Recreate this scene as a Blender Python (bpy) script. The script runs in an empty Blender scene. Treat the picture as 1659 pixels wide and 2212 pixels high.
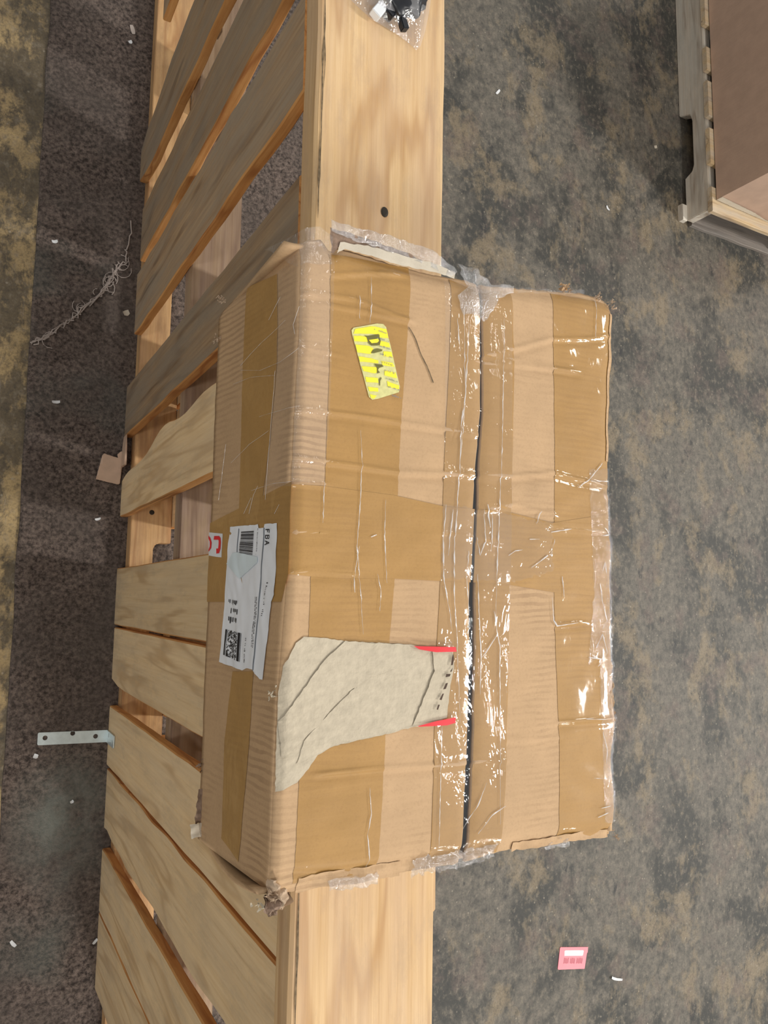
import bpy, bmesh, math, random
from mathutils import Vector, Matrix, noise
from mathutils.geometry import tessellate_polygon
random.seed(7)
S = bpy.context.scene
COL = S.collection

# ------------------------------------------------------------------ camera, world, lamps, exposure
cd = bpy.data.cameras.new('camera')
cam = bpy.data.objects.new('camera', cd)
COL.objects.link(cam)
cd.sensor_fit = 'VERTICAL'
cd.sensor_height = 24.0
cd.lens = 1636.45 / 2212 * 24.0
cd.clip_start = 0.02
rx = Vector((0.8725652, 0.01285863, 0.4883284))
ry = Vector((0.06756689, -0.9932219, -0.09457784))
rz = Vector((0.48380232, 0.11552017, -0.86751969))
m = Matrix((rx, -ry, -rz)).transposed().to_4x4()
m.translation = Vector((0, 0, 1.735))
cam.matrix_world = m
S.camera = cam

w = bpy.data.worlds.new('warehouse air')
S.world = w
w.use_nodes = True
w.node_tree.nodes['Background'].inputs[0].default_value = (1.0, 0.97, 0.93, 1)
w.node_tree.nodes['Background'].inputs[1].default_value = 0.34


def lamp(name, loc, size, power, col=(1, 0.97, 0.92), aim=(0.4, 0, 0.6)):
    l = bpy.data.lights.new(name, 'AREA')
    l.shape = 'RECTANGLE'
    l.size, l.size_y = size
    l.energy = power
    l.color = col
    o = bpy.data.objects.new(name, l)
    COL.objects.link(o)
    o.location = loc
    o.rotation_euler = (Vector(aim) - Vector(loc)).to_track_quat('-Z', 'Y').to_euler()


# high-bay strip lamps hanging over the aisles of the warehouse
for loc, power in (((7.2, -0.9, 5.6), 385), ((7.2, 3.6, 5.6), 90), ((1.4, -5.2, 5.6), 230), ((5.6, -5.8, 5.6), 90),
                   ((1.4, 5.4, 5.6), 40), ((-2.8, -1.2, 5.6), 52), ((-2.8, 3.6, 5.6), 18)):
    lamp('high_bay_lamp', loc, (0.6, 2.0), power)

S.view_settings.view_transform = 'Standard'
S.view_settings.look = 'None'
S.view_settings.exposure = 0.0
S.view_settings.gamma = 1.0
S.view_settings.use_curve_mapping = False

# world coordinates in metres: points (x, y) on the carton's top, (y, z) on its left side
TOP = dict(
 left_edge=[(0.2263, 0.2921), (0.226, 0.2585), (0.2263, 0.2197), (0.2254, 0.1812), (0.2244, 0.1434), (0.2235, 0.1061), (0.2228, 0.0622), (0.2222, 0.019), (0.2197, -0.0268), (0.2173, -0.0716), (0.2165, -0.1055), (0.2157, -0.1389), (0.2152, -0.1784), (0.2146, -0.2172)],
 right_edge=[(0.5786, 0.3107), (0.5716, 0.2572), (0.567, 0.1883), (0.5643, 0.1403), (0.5647, 0.07), (0.5639, 0.0012), (0.5644, -0.0661), (0.5654, -0.1147), (0.5617, -0.1535), (0.5632, -0.1838), (0.5633, -0.2199)],
 far_edge=[(0.2263, 0.2921), (0.2448, 0.298), (0.2527, 0.2887), (0.2598, 0.2945), (0.2884, 0.2934), (0.316, 0.2916), (0.3544, 0.292), (0.3847, 0.2945), (0.4164, 0.2949), (0.4439, 0.2996), (0.4962, 0.3078), (0.5333, 0.3145), (0.5589, 0.3141), (0.5786, 0.3107)],
 near_edge=[(0.2146, -0.2172), (0.2346, -0.2173), (0.2573, -0.2161), (0.2971, -0.2175), (0.3396, -0.2189), (0.3853, -0.2197), (0.4343, -0.2163), (0.4816, -0.217), (0.5208, -0.2172), (0.5633, -0.2212)],
 seam=[(0.4057, 0.2903), (0.4061, 0.2547), (0.4059, 0.1758), (0.4006, 0.1239), (0.3991, 0.0985), (0.396, 0.0402), (0.3949, -0.0005), (0.3959, -0.0406), (0.3939, -0.1191), (0.39, -0.1799), (0.3871, -0.217)],
 tapeA=[(0.251, 0.2863), (0.2525, 0.1856), (0.2514, 0.1089), (0.2503, 0.0713), (0.2405, 0.0159), (0.2401, -0.027), (0.2343, -0.1409), (0.2334, -0.1743), (0.2322, -0.2104), (0.3032, -0.2132), (0.3054, -0.1661), (0.3074, -0.1306), (0.3113, -0.039), (0.3162, 0.0178), (0.3176, 0.0839), (0.3204, 0.156), (0.328, 0.2647), (0.3292, 0.2926)],
 tapeC=[(0.372, 0.2916), (0.3706, 0.2478), (0.3642, 0.1202), (0.3608, 0.0189), (0.3565, -0.0592), (0.3548, -0.1535), (0.3521, -0.219), (0.4242, -0.2167), (0.4306, -0.1614), (0.4343, -0.082), (0.4361, 0.0208), (0.4397, 0.1278), (0.4432, 0.2167), (0.4417, 0.2982)],
 tapeD=[(0.4938, 0.3049), (0.4924, 0.2247), (0.4914, 0.133), (0.4884, 0.0221), (0.4901, -0.0424), (0.4931, -0.1267), (0.4909, -0.2171), (0.5621, -0.2202), (0.5639, 0.0012), (0.5643, 0.1403), (0.5772, 0.3105)],
 tapeT=[(0.2228, 0.0895), (0.2499, 0.09), (0.314, 0.0875), (0.3653, 0.0814), (0.4313, 0.0819), (0.4864, 0.0746), (0.564, 0.0886), (0.5641, 0.0058), (0.491, 0.0091), (0.4308, 0.0157), (0.3608, 0.0169), (0.3149, 0.0178), (0.2516, 0.0169), (0.2222, 0.019)],
 tapeE=[(0.226, 0.2908), (0.2516, 0.2998), (0.2545, 0.2811), (0.2541, 0.2251), (0.2534, 0.1472), (0.2498, 0.0929), (0.2232, 0.0906), (0.2254, 0.1812), (0.2262, 0.239)],
 patch=[(0.2359, -0.0291), (0.2527, -0.0297), (0.271, -0.0328), (0.3289, -0.0363), (0.373, -0.0417), (0.3745, -0.0559), (0.3707, -0.0713), (0.367, -0.098), (0.3386, -0.1029), (0.3079, -0.1071), (0.2626, -0.1126), (0.249, -0.1184), (0.2416, -0.128), (0.2324, -0.1373), (0.2221, -0.1416), (0.2166, -0.143), (0.2165, -0.1055), (0.2173, -0.0716), (0.2201, -0.0511), (0.2294, -0.0339)],
 patch_mid=[(0.271, -0.0328), (0.3289, -0.0363), (0.3518, -0.0405), (0.3403, -0.0472), (0.3159, -0.0559), (0.2944, -0.0615), (0.2698, -0.0742), (0.2504, -0.0942), (0.2353, -0.107), (0.2199, -0.1193), (0.2169, -0.092), (0.2251, -0.0823), (0.238, -0.0657), (0.2532, -0.0468)],
 patch_right=[(0.3518, -0.0398), (0.373, -0.0417), (0.3745, -0.0559), (0.3707, -0.0713), (0.367, -0.098), (0.3386, -0.1029), (0.3332, -0.1022), (0.3451, -0.0778), (0.3542, -0.0591)],
 red1=[(0.3325, -0.0375), (0.3744, -0.039), (0.3754, -0.043), (0.3541, -0.0429), (0.338, -0.0403)],
 red2=[(0.3363, -0.1024), (0.3545, -0.0995), (0.3746, -0.0977), (0.3746, -0.1023), (0.3661, -0.1037), (0.3386, -0.1029)],
 sticker=[(0.2729, 0.2252), (0.2948, 0.233), (0.3011, 0.2338), (0.3039, 0.2315), (0.3182, 0.1816), (0.3174, 0.1766), (0.2972, 0.168), (0.2919, 0.1665), (0.2888, 0.1684), (0.2717, 0.2197), (0.2712, 0.2228)],
 d1=[(0.372, -0.0441), (0.373, -0.0488), (0.3716, -0.0542), (0.3697, -0.0542), (0.3706, -0.0479)],
 d2=[(0.3716, -0.0562), (0.3707, -0.0596), (0.3688, -0.0596)],
 d3=[(0.3697, -0.0615), (0.365, -0.0614), (0.3645, -0.0641), (0.3688, -0.0634)],
 d4=[(0.3669, -0.0688), (0.3646, -0.0691), (0.3618, -0.074), (0.3646, -0.0737)],
 d5=[(0.3627, -0.0775), (0.3613, -0.0774), (0.3581, -0.0822), (0.3604, -0.0827)],
 d6=[(0.3586, -0.0864), (0.3567, -0.0863), (0.3553, -0.0901), (0.3567, -0.0905)],
 s1=[(0.2742, 0.2242), (0.2895, 0.2296), (0.3039, 0.2299), (0.3058, 0.2245), (0.2896, 0.2231), (0.273, 0.22)],
 s2=[(0.273, 0.2184), (0.2852, 0.2199), (0.2866, 0.2153), (0.274, 0.2138)],
 s2b=[(0.2976, 0.2262), (0.3049, 0.2251), (0.3063, 0.2221), (0.2977, 0.2213)],
 s3=[(0.2749, 0.2111), (0.2876, 0.2122), (0.292, 0.2106), (0.2899, 0.2054), (0.2768, 0.2047)],
 s3b=[(0.2986, 0.2183), (0.3068, 0.2181), (0.3077, 0.2142), (0.2978, 0.214)],
 s4=[(0.2781, 0.2017), (0.29, 0.2018), (0.2967, 0.2009), (0.2967, 0.1985), (0.2795, 0.1972)],
 s4b=[(0.3015, 0.2098), (0.3092, 0.2103), (0.3106, 0.2057), (0.3015, 0.2058)],
 s5=[(0.2813, 0.1935), (0.2945, 0.1949), (0.2972, 0.1917), (0.2937, 0.1891), (0.2831, 0.1898)],
 s5b=[(0.2998, 0.201), (0.3107, 0.2012), (0.3125, 0.1978), (0.3007, 0.1975)],
 s6=[(0.2845, 0.1849), (0.2964, 0.1859), (0.2974, 0.1817), (0.2859, 0.1807)],
 s6b=[(0.3026, 0.1934), (0.3135, 0.1931), (0.3154, 0.1885), (0.3027, 0.1889)],
 s7=[(0.2873, 0.1769), (0.297, 0.1772), (0.2971, 0.174), (0.2887, 0.1732)],
 s7b=[(0.3054, 0.1845), (0.3173, 0.1823), (0.3173, 0.179), (0.3064, 0.1798)],
 s8=[(0.2896, 0.1709), (0.2958, 0.1706), (0.2932, 0.1675), (0.2905, 0.1679)],
 gD=[(0.283, 0.2202), (0.2866, 0.2205), (0.2967, 0.224), (0.2986, 0.2183), (0.2978, 0.2149), (0.2951, 0.2136), (0.2898, 0.2126), (0.2871, 0.2141), (0.2853, 0.219)],
 gDi=[(0.2871, 0.217), (0.2959, 0.2198), (0.2968, 0.2179), (0.2951, 0.216), (0.2898, 0.2146)],
 gC=[(0.2895, 0.2061), (0.2912, 0.2092), (0.2956, 0.2112), (0.3005, 0.2109), (0.2997, 0.2095), (0.2925, 0.2066)],
 gY=[(0.2927, 0.1974), (0.2998, 0.1978), (0.3017, 0.1965), (0.2972, 0.1945), (0.2963, 0.1924), (0.2982, 0.1906), (0.2955, 0.1894), (0.2954, 0.1942)],
 gK=[(0.2991, 0.1868), (0.2974, 0.1841), (0.2979, 0.1793), (0.2988, 0.1795), (0.2987, 0.1835), (0.3, 0.1861)],
 lipfilm=[(0.2495, 0.3121), (0.2715, 0.313), (0.3098, 0.3138), (0.3408, 0.3117), (0.363, 0.3063), (0.3772, 0.2973), (0.3706, 0.2914), (0.3336, 0.2971), (0.2872, 0.2997), (0.2497, 0.3033)],
 lipbrown=[(0.2496, 0.3073), (0.2871, 0.3067), (0.324, 0.3033), (0.3706, 0.2941), (0.3606, 0.2926), (0.3242, 0.2927), (0.2873, 0.2964), (0.2601, 0.2946), (0.2535, 0.2861), (0.2518, 0.2856)],
 lipwhite=[(0.2588, 0.2967), (0.2872, 0.2993), (0.3241, 0.2991), (0.3556, 0.2993), (0.3756, 0.2961), (0.3741, 0.2905), (0.3531, 0.2918), (0.3195, 0.2895), (0.2632, 0.2913), (0.256, 0.2855)],
 clump=[(0.3782, 0.3055), (0.3885, 0.3057), (0.4042, 0.2982), (0.4192, 0.2925), (0.4423, 0.2985), (0.4434, 0.2923), (0.4229, 0.282), (0.4175, 0.2688), (0.4068, 0.2564), (0.4015, 0.262), (0.3834, 0.2583), (0.3757, 0.2742), (0.3885, 0.2858), (0.3782, 0.2923)],
)
SIDE = dict(
 label=[(0.0632, 1.0803), (0.0612, 1.1361), (0.058, 1.1372), (0.0577, 1.1471), (0.0607, 1.1477), (0.0599, 1.1683), (0.0341, 1.1683), (0.003, 1.1687), (-0.0025, 1.1644), (-0.0243, 1.1635), (-0.0634, 1.1598), (-0.0632, 1.1543), (-0.06, 1.1445), (-0.0571, 1.1402), (-0.057, 1.1277), (-0.0595, 1.1194), (-0.0579, 1.1016), (-0.0562, 1.0714), (-0.0155, 1.0746), (0.0213, 1.0762)],
 lab_fold=[(0.0393, 1.089), (0.0397, 1.0983), (0.0341, 1.138), (0.0295, 1.1383), (0.0167, 1.1046), (0.0303, 1.0774)],
 lab_l1=[(0.0577, 1.1471), (0.0576, 1.1487), (0.0199, 1.1455), (-0.0026, 1.1454), (-0.0576, 1.1427), (-0.0577, 1.1411), (-0.0027, 1.1438), (0.0199, 1.1439)],
 lab_l2=[(0.0603, 1.0984), (0.0602, 1.0998), (0.0385, 1.0979), (0.0386, 1.0965)],
 bar=[(0.0571, 1.1042), (0.0562, 1.1297), (0.0353, 1.1278), (0.0383, 1.102)],
 fba=[(0.0563, 1.1504), (0.0559, 1.1576), (0.0428, 1.1561), (0.0432, 1.1488)],
 txt1=[(0.0577, 1.1363), (0.0576, 1.138), (0.0354, 1.1354), (0.0355, 1.1337)],
 txt2=[(0.013, 1.1556), (0.0129, 1.1588), (0.0019, 1.1547), (0.0019, 1.1524)],
 txt3=[(0.0004, 1.1517), (0.0004, 1.1548), (-0.0147, 1.1535), (-0.0148, 1.1503)],
 addr=[(0.0011, 1.137), (0.0011, 1.1419), (-0.0401, 1.1398), (-0.0404, 1.1349)],
 blk1=[(-0.0024, 1.0849), (-0.0038, 1.1044), (-0.0054, 1.1037), (-0.004, 1.0841)],
 blk2=[(-0.0097, 1.0856), (-0.0109, 1.105), (-0.0128, 1.1052), (-0.0117, 1.0848)],
 blk3=[(-0.0169, 1.0833), (-0.0187, 1.1074), (-0.0214, 1.1067), (-0.0205, 1.0836)],
 pdf=[(-0.0271, 1.0813), (-0.0292, 1.1153), (-0.053, 1.1154), (-0.0491, 1.0804)],
 txt4=[(-0.0327, 1.1234), (-0.0326, 1.1259), (-0.053, 1.1249), (-0.0532, 1.1223)],
 redst=[(0.0612, 1.0349), (0.0579, 1.0662), (0.0465, 1.0662), (0.0365, 1.0651), (0.0373, 1.0549), (0.0394, 1.036)],
 rh=[(0.0569, 1.048), (0.0562, 1.0593), (0.0543, 1.0625), (0.05, 1.0639), (0.0442, 1.0634), (0.0405, 1.0607), (0.0403, 1.0547), (0.045, 1.0542), (0.0448, 1.0583), (0.049, 1.0589), (0.052, 1.0587), (0.0529, 1.0576), (0.0535, 1.0473)],
 rc=[(0.0581, 1.0352), (0.0557, 1.0397), (0.0511, 1.0433), (0.046, 1.0428), (0.0428, 1.0367), (0.0445, 1.0366), (0.0479, 1.0394), (0.0522, 1.039), (0.0555, 1.0355)],
 tape_hi=[(0.282, 1.0933), (0.2755, 1.1487), (0.1893, 1.1524), (0.1271, 1.1482), (0.0585, 1.1363), (0.0612, 1.0965), (0.2041, 1.0918)],
 tape_lo=[(-0.0619, 1.1001), (-0.0585, 1.1403), (-0.1135, 1.1385), (-0.1722, 1.1321), (-0.2087, 1.1283), (-0.1999, 1.0926), (-0.1212, 1.0885)],
 tape_t=[(0.0698, 1.0362), (0.0913, 1.1875), (0.019, 1.1871), (-0.0023, 1.1795), (-0.0037, 1.0349)],
 tape_e=[(0.2755, 1.1487), (0.2862, 1.1949), (0.1788, 1.1952), (0.0872, 1.1906), (0.0923, 1.1464), (0.1893, 1.1524)],
)
RIDGE = dict(
 r1=[(0.2282, 0.1495), (0.2735, 0.1517), (0.4002, 0.1493)],
 r2=[(0.2254, 0.11), (0.2743, 0.1093), (0.3182, 0.1076), (0.4369, 0.1145), (0.4872, 0.1227), (0.5597, 0.1163)],
 r3=[(0.2276, 0.246), (0.2715, 0.2506), (0.3259, 0.2424)],
 r3b=[(0.2525, 0.2406), (0.3259, 0.2412)],
 r3c=[(0.2804, 0.2432), (0.3212, 0.2423)],
 r4=[(0.2228, 0.0913), (0.2498, 0.0915)],
 r4b=[(0.227, 0.0519), (0.2487, 0.0527)],
 r5=[(0.2233, 0.0205), (0.2515, 0.0217), (0.2761, 0.0205)],
 r6=[(0.2552, -0.1327), (0.2956, -0.1331), (0.3389, -0.1352), (0.4272, -0.1394)],
 r7=[(0.4108, 0.2246), (0.4894, 0.2559), (0.5353, 0.2643), (0.5708, 0.2743)],
 r8=[(0.4082, 0.2263), (0.5189, 0.2266)],
 r9=[(0.4052, 0.0801), (0.4421, 0.089), (0.4866, 0.0825)],
 r10=[(0.4946, -0.1101), (0.5532, -0.1109)],
 r11=[(0.4877, -0.021), (0.5225, -0.019)],
 r12=[(0.2519, 0.2664), (0.2887, 0.2769), (0.3207, 0.2834)],
 v1=[(0.2195, -0.2019), (0.257, -0.206), (0.3179, -0.2085), (0.4093, -0.2108)],
 r13=[(0.4863, 0.0702), (0.5584, 0.0697)],
 r14=[(0.4299, -0.1218), (0.4887, -0.1242)],
 r15=[(0.2247, 0.204), (0.2555, 0.1998)],
 r16=[(0.3654, 0.0591), (0.4258, 0.0519)],
 r17=[(0.3848, 0.2158), (0.519, 0.229)],
)
CREASE = dict(
 c1=[(0.2815, 0.1391), (0.2833, 0.1121), (0.2824, 0.0889), (0.2816, 0.0659), (0.2799, 0.0431), (0.2824, 0.0207), (0.2849, -0.0016), (0.2871, -0.0275)],
 c2=[(0.306, 0.083), (0.3051, 0.0558), (0.3067, 0.0329), (0.3083, 0.0138)],
 c3=[(0.282, 0.0432), (0.2782, 0.0206), (0.2785, 0.0057)],
 c4=[(0.2995, 0.0212), (0.3028, 0.0061), (0.3021, -0.0089)],
 c5=[(0.3848, 0.2681), (0.3848, 0.2158), (0.3859, 0.1859), (0.3809, 0.1554), (0.3799, 0.1218), (0.3775, 0.0884), (0.3742, 0.0474), (0.3743, 0.0073), (0.3778, -0.0324), (0.3793, -0.0638), (0.3813, -0.1027)],
 c6=[(0.3899, 0.2515), (0.3874, 0.2076), (0.3839, 0.1643), (0.3799, 0.1218)],
 c7=[(0.3653, 0.0834), (0.363, 0.055), (0.3632, 0.019), (0.3705, -0.0126), (0.372, -0.0244)],
 c8=[(0.4309, 0.264), (0.4295, 0.2144), (0.4263, 0.1264), (0.4234, 0.0834), (0.4204, 0.0204), (0.4192, -0.0166), (0.4242, -0.0412), (0.4248, -0.1214), (0.4233, -0.1916)],
 c9=[(0.4062, 0.0822), (0.4077, 0.0531), (0.4025, 0.0405), (0.399, 0.0568)],
 c10=[(0.4103, 0.0867), (0.4128, 0.0659)],
 c11=[(0.4606, 0.0321), (0.4689, 0.0367), (0.4802, 0.0436), (0.4633, 0.0335), (0.4594, 0.0308)],
 c12=[(0.4337, 0.0417), (0.4417, 0.0463), (0.4498, 0.0475)],
 c13=[(0.4581, 0.0577), (0.4703, 0.0584)],
 c14=[(0.4666, 0.0725), (0.4724, 0.0847)],
 c15=[(0.4846, 0.0657), (0.5096, 0.0702)],
 c16=[(0.4842, 0.0437), (0.489, 0.0593)],
 c17=[(0.5541, 0.1393), (0.5349, 0.1211), (0.5194, 0.1106)],
 c18=[(0.5348, 0.1188), (0.565, 0.1215), (0.5647, 0.113)],
 c19=[(0.5554, 0.0741), (0.5634, 0.0677), (0.552, 0.0657)],
 c20=[(0.551, 0.0305), (0.5544, 0.0397), (0.5572, 0.0284)],
 c21=[(0.5476, 0.0191), (0.5502, 0.0011), (0.5559, -0.0169), (0.5495, -0.0258)],
 c22=[(0.5399, -0.0434), (0.5494, -0.0302), (0.555, -0.0481), (0.5424, -0.061)],
 c23=[(0.5306, -0.0519), (0.5548, -0.0547)],
 c24=[(0.5245, -0.1086), (0.5502, -0.1107)],
 c25=[(0.5468, -0.1221), (0.5524, -0.1398), (0.5508, -0.1526)],
 c26=[(0.5338, -0.1637), (0.5516, -0.1663)],
 c27=[(0.5431, -0.1921), (0.5557, -0.1915)],
 c28=[(0.5387, -0.2), (0.5519, -0.1974)],
 c29=[(0.4, 0.024), (0.4014, -0.0126), (0.4038, -0.0488), (0.4028, -0.0805)],
 c30=[(0.4212, -0.0289), (0.415, -0.0369), (0.4048, -0.0488)],
 c31=[(0.4177, -0.0085), (0.4192, -0.0207)],
 c32=[(0.3852, -0.1906), (0.3997, -0.1734), (0.4095, -0.1553)],
 c33=[(0.3996, -0.1962), (0.4144, -0.1828), (0.4295, -0.1769)],
 c34=[(0.3771, 0.2534), (0.3797, 0.2235)],
 c35=[(0.548, 0.2676), (0.5524, 0.3127)],
 c36=[(0.4982, 0.0245), (0.5001, 0.0049)],
 c37=[(0.2888, 0.2728), (0.289, 0.2564), (0.2881, 0.2317)],
 c38=[(0.278, 0.254), (0.2784, 0.2339)],
 c39=[(0.2938, -0.1471), (0.2954, -0.1684), (0.2924, -0.1821), (0.2947, -0.1998), (0.2928, -0.2099)],
 c40=[(0.4853, 0.0047), (0.4866, -0.0167), (0.4905, -0.0219), (0.5166, -0.019)],
 c41=[(0.3637, -0.0787), (0.3616, -0.1355), (0.3597, -0.2019)],
 c42=[(0.2498, 0.0937), (0.2494, 0.0602)],
 c43=[(0.2925, 0.0513), (0.2977, 0.0535)],
 c44=[(0.39, 0.0441), (0.3875, 0.0236), (0.391, -0.0126)],
 c45=[(0.3726, 0.0799), (0.3679, 0.0391)],
 c46=[(0.4155, 0.0787), (0.4143, 0.0451)],
)

# ------------------------------------------------------------------ helpers
def srgb(r, g, b):
    f = lambda c: (c / 255 / 12.92) if c / 255 <= 0.04045 else ((c / 255 + 0.055) / 1.055) ** 2.4
    return (f(r), f(g), f(b), 1)


class NT:
    """small helper to write node materials"""
    def __init__(self, name):
        self.m = bpy.data.materials.new(name)
        self.m.use_nodes = True
        self.t = self.m.node_tree
        self.t.nodes.clear()
        self.out = self.n('ShaderNodeOutputMaterial')

    def n(self, kind, **kw):
        nd = self.t.nodes.new(kind)
        for k, v in kw.items():
            if k.startswith('i_'):
                nd.inputs[k[2:].replace('_', ' ')].default_value = v
            else:
                setattr(nd, k, v)
        return nd

    def l(self, a, b):
        self.t.links.new(a, b)

    def coord(self, scale=(1, 1, 1), kind='Object', loc=(0, 0, 0)):
        tc = self.n('ShaderNodeTexCoord')
        mp = self.n('ShaderNodeMapping')
        mp.inputs['Scale'].default_value = scale
        mp.inputs['Location'].default_value = loc
        self.l(tc.outputs[kind], mp.inputs[0])
        return mp.outputs[0]

    def noise(self, vec, scale=5, detail=4, rough=0.55, dist=0.0):
        nd = self.n('ShaderNodeTexNoise')
        nd.inputs['Scale'].default_value = scale
        nd.inputs['Detail'].default_value = detail
        nd.inputs['Roughness'].default_value = rough
        nd.inputs['Distortion'].default_value = dist
        if vec is not None:
            self.l(vec, nd.inputs['Vector'])
        return nd.outputs[0]

    def ramp(self, fac, stops):
        nd = self.n('ShaderNodeValToRGB')
        e = nd.color_ramp.elements
        while len(e) < len(stops):
            e.new(0.5)
        for el, (p, c) in zip(e, stops):
            el.position = p
            el.color = c if len(c) == 4 else (*c, 1)
        self.l(fac, nd.inputs[0])
        return nd.outputs[0]

    def mix(self, fac, a, b, mode='MIX'):
        nd = self.n('ShaderNodeMix', data_type='RGBA', blend_type=mode)
        for sock, v in ((nd.inputs[0], fac), (nd.inputs[6], a), (nd.inputs[7], b)):
            if hasattr(v, 'is_linked'):
                self.l(v, sock)
            else:
                sock.default_value = v
        return nd.outputs[2]

    def math(self, op, a, b=0.5):
        nd = self.n('ShaderNodeMath', operation=op)
        for sock, v in ((nd.inputs[0], a), (nd.inputs[1], b)):
            if hasattr(v, 'is_linked'):
                self.l(v, sock)
            else:
                sock.default_value = v
        return nd.outputs[0]

    def bump(self, h, strength=0.4, dist=0.002):
        nd = self.n('ShaderNodeBump')
        nd.inputs['Strength'].default_value = strength
        nd.inputs['Distance'].default_value = dist
        self.l(h, nd.inputs['Height'])
        return nd.outputs[0]

    def pbr(self, col, rough=0.8, normal=None, **kw):
        p = self.n('ShaderNodeBsdfPrincipled')
        for sock, v in ((p.inputs['Base Color'], col), (p.inputs['Roughness'], rough)):
            if hasattr(v, 'is_linked'):
                self.l(v, sock)
            else:
                sock.default_value = v
        for k, v in kw.items():
            p.inputs[k.replace('_', ' ')].default_value = v
        if normal is not None:
            self.l(normal, p.inputs['Normal'])
        self.l(p.outputs[0], self.out.inputs[0])
        return p


W1, W0 = (1, 1, 1, 1), (0, 0, 0, 1)


def plain(name, col, rough=0.6, var=0.12, scale=40, metal=0.0, bump=0.0):
    t = NT(name)
    v = t.coord()
    n = t.noise(v, scale, 3)
    d = tuple(c * (1 - var * 2) for c in col[:3]) + (1,)
    c = t.mix(t.ramp(n, [(0.3, W0), (0.7, W1)]), d, col)
    nb = t.bump(n, bump, 0.001) if bump else None
    t.pbr(c, rough, nb, Metallic=metal)
    return t.m


def wood(name, pale, mid, dark, axis, grey=None, greyamt=0.0, rings=1.0, blotch=0.5, off=0.0):
    """softwood with grain running along the given world axis"""
    t = NT(name)
    st = [95, 95, 95]
    st['xyz'.index(axis)] = 2.4
    lg = [9, 9, 9]
    lg['xyz'.index(axis)] = 1.0
    v1 = t.coord(tuple(st), loc=(off, off, off))
    v2 = t.coord(tuple(lg), loc=(off, off * 2, off))
    v3 = t.coord((1, 1, 1), loc=(off, off, 0))
    fine = t.noise(v1, 2.0, 7, 0.68)
    big = t.noise(v2, 1.6, 3, 0.5, 0.4)
    wv = t.math('SINE', t.math('MULTIPLY', big, 46.0 * rings))
    wv = t.math('ADD', t.math('MULTIPLY', wv, 0.5), 0.5)
    wv = t.math('POWER', wv, 7.0)
    # blue-grey weather stains and dirt rubbed into the surface
    dirt = t.ramp(t.noise(t.coord(tuple(max(7.0, s / 4) for s in st), loc=(off, off, 1.0)), 1.4, 8, 0.75), [(0.50, W0), (0.68, W1)])
    c = t.mix(t.ramp(fine, [(0.36, W0), (0.62, W1)]), mid, pale)
    c = t.mix(t.math('MULTIPLY', t.ramp(fine, [(0.26, W1), (0.40, W0)]), 0.6), c, dark)
    c = t.mix(t.math('MULTIPLY', wv, 0.75), c, dark)
    bl = t.noise(v3, 9, 4, 0.6)
    c = t.mix(t.math('MULTIPLY', t.ramp(bl, [(0.45, W0), (0.75, W1)]), blotch), c, mid)
    if grey is not None:
        v4 = t.coord(tuple(max(1.5, s / 7) for s in st), loc=(0, off, off))
        g = t.ramp(t.noise(v4, 2.2, 5, 0.62), [(0.38, W0), (0.62, W1)])
        c = t.mix(t.math('MULTIPLY', g, greyamt), c, grey)
    c = t.mix(t.math('MULTIPLY', dirt, 0.45 if grey is not None else 0.15), c, tuple(x * 0.75 for x in (grey or dark)[:3]) + (1,))
    # small dark knots and nail stains
    vk = t.n('ShaderNodeTexVoronoi')
    vk.inputs['Scale'].default_value = 1.0
    t.l(t.coord(tuple(s * (6.0 if s > 10 else 4.0) / 20 for s in st), loc=(off, 0.3, off)), vk.inputs['Vector'])
    k = t.ramp(vk.outputs['Distance'], [(0.05, W1), (0.13, W0)])
    c = t.mix(t.math('MULTIPLY', k, 0.55), c, tuple(x * 0.35 for x in dark[:3]) + (1,))
    oi = t.n('ShaderNodeObjectInfo')
    hs = t.n('ShaderNodeHueSaturation')
    t.l(t.math('ADD', t.math('MULTIPLY', oi.outputs['Random'], 0.24), 0.88), hs.inputs['Value'])
    t.l(c, hs.inputs['Color'])
    nb = t.bump(t.math('ADD', fine, t.math('MULTIPLY', wv, -0.2)), 0.35, 0.0015)
    t.pbr(hs.outputs[0], 0.72, nb)
    return t.m


# ------------------------------------------------------------------ materials
M = {}
M['plank'] = wood('pine_plank', srgb(222, 190, 144), srgb(204, 168, 120), srgb(174, 132, 86), 'y', srgb(198, 168, 138), 0.5, 0.55)
M['deck'] = wood('pallet_board_pale', srgb(244, 216, 172), srgb(232, 200, 152), srgb(196, 160, 114), 'z', srgb(214, 192, 160), 0.45, 0.5, off=3.1)
M['deckgrey'] = wood('pallet_board_weathered', srgb(184, 156, 122), srgb(160, 130, 98), srgb(116, 90, 64), 'z', srgb(158, 144, 126), 0.75, 0.5, off=7.7)
M['sawn'] = wood('sawn_board_edge', srgb(226, 172, 108), srgb(208, 146, 82), srgb(170, 108, 58), 'z', off=1.3)
M['stringer'] = wood('pallet_stringer', srgb(224, 184, 132), srgb(202, 158, 106), srgb(168, 120, 76), 'y', srgb(170, 132, 96), 0.6, 0.6, off=5.2)
M['stringer_dark'] = wood('pallet_stringer_weathered', srgb(176, 152, 132), srgb(150, 124, 106), srgb(120, 94, 80), 'y', srgb(200, 172, 130), 0.35, 0.6, off=8.2)
M['old'] = wood('old_pallet_wood', srgb(222, 212, 196), srgb(200, 186, 168), srgb(140, 116, 94), 'y', srgb(206, 200, 188), 0.8, 0.5, off=2.2)
M['oldx'] = wood('old_pallet_board', srgb(214, 190, 150), srgb(190, 160, 118), srgb(140, 110, 80), 'x', srgb(200, 190, 176), 0.6, 0.5, off=4.2)
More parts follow.
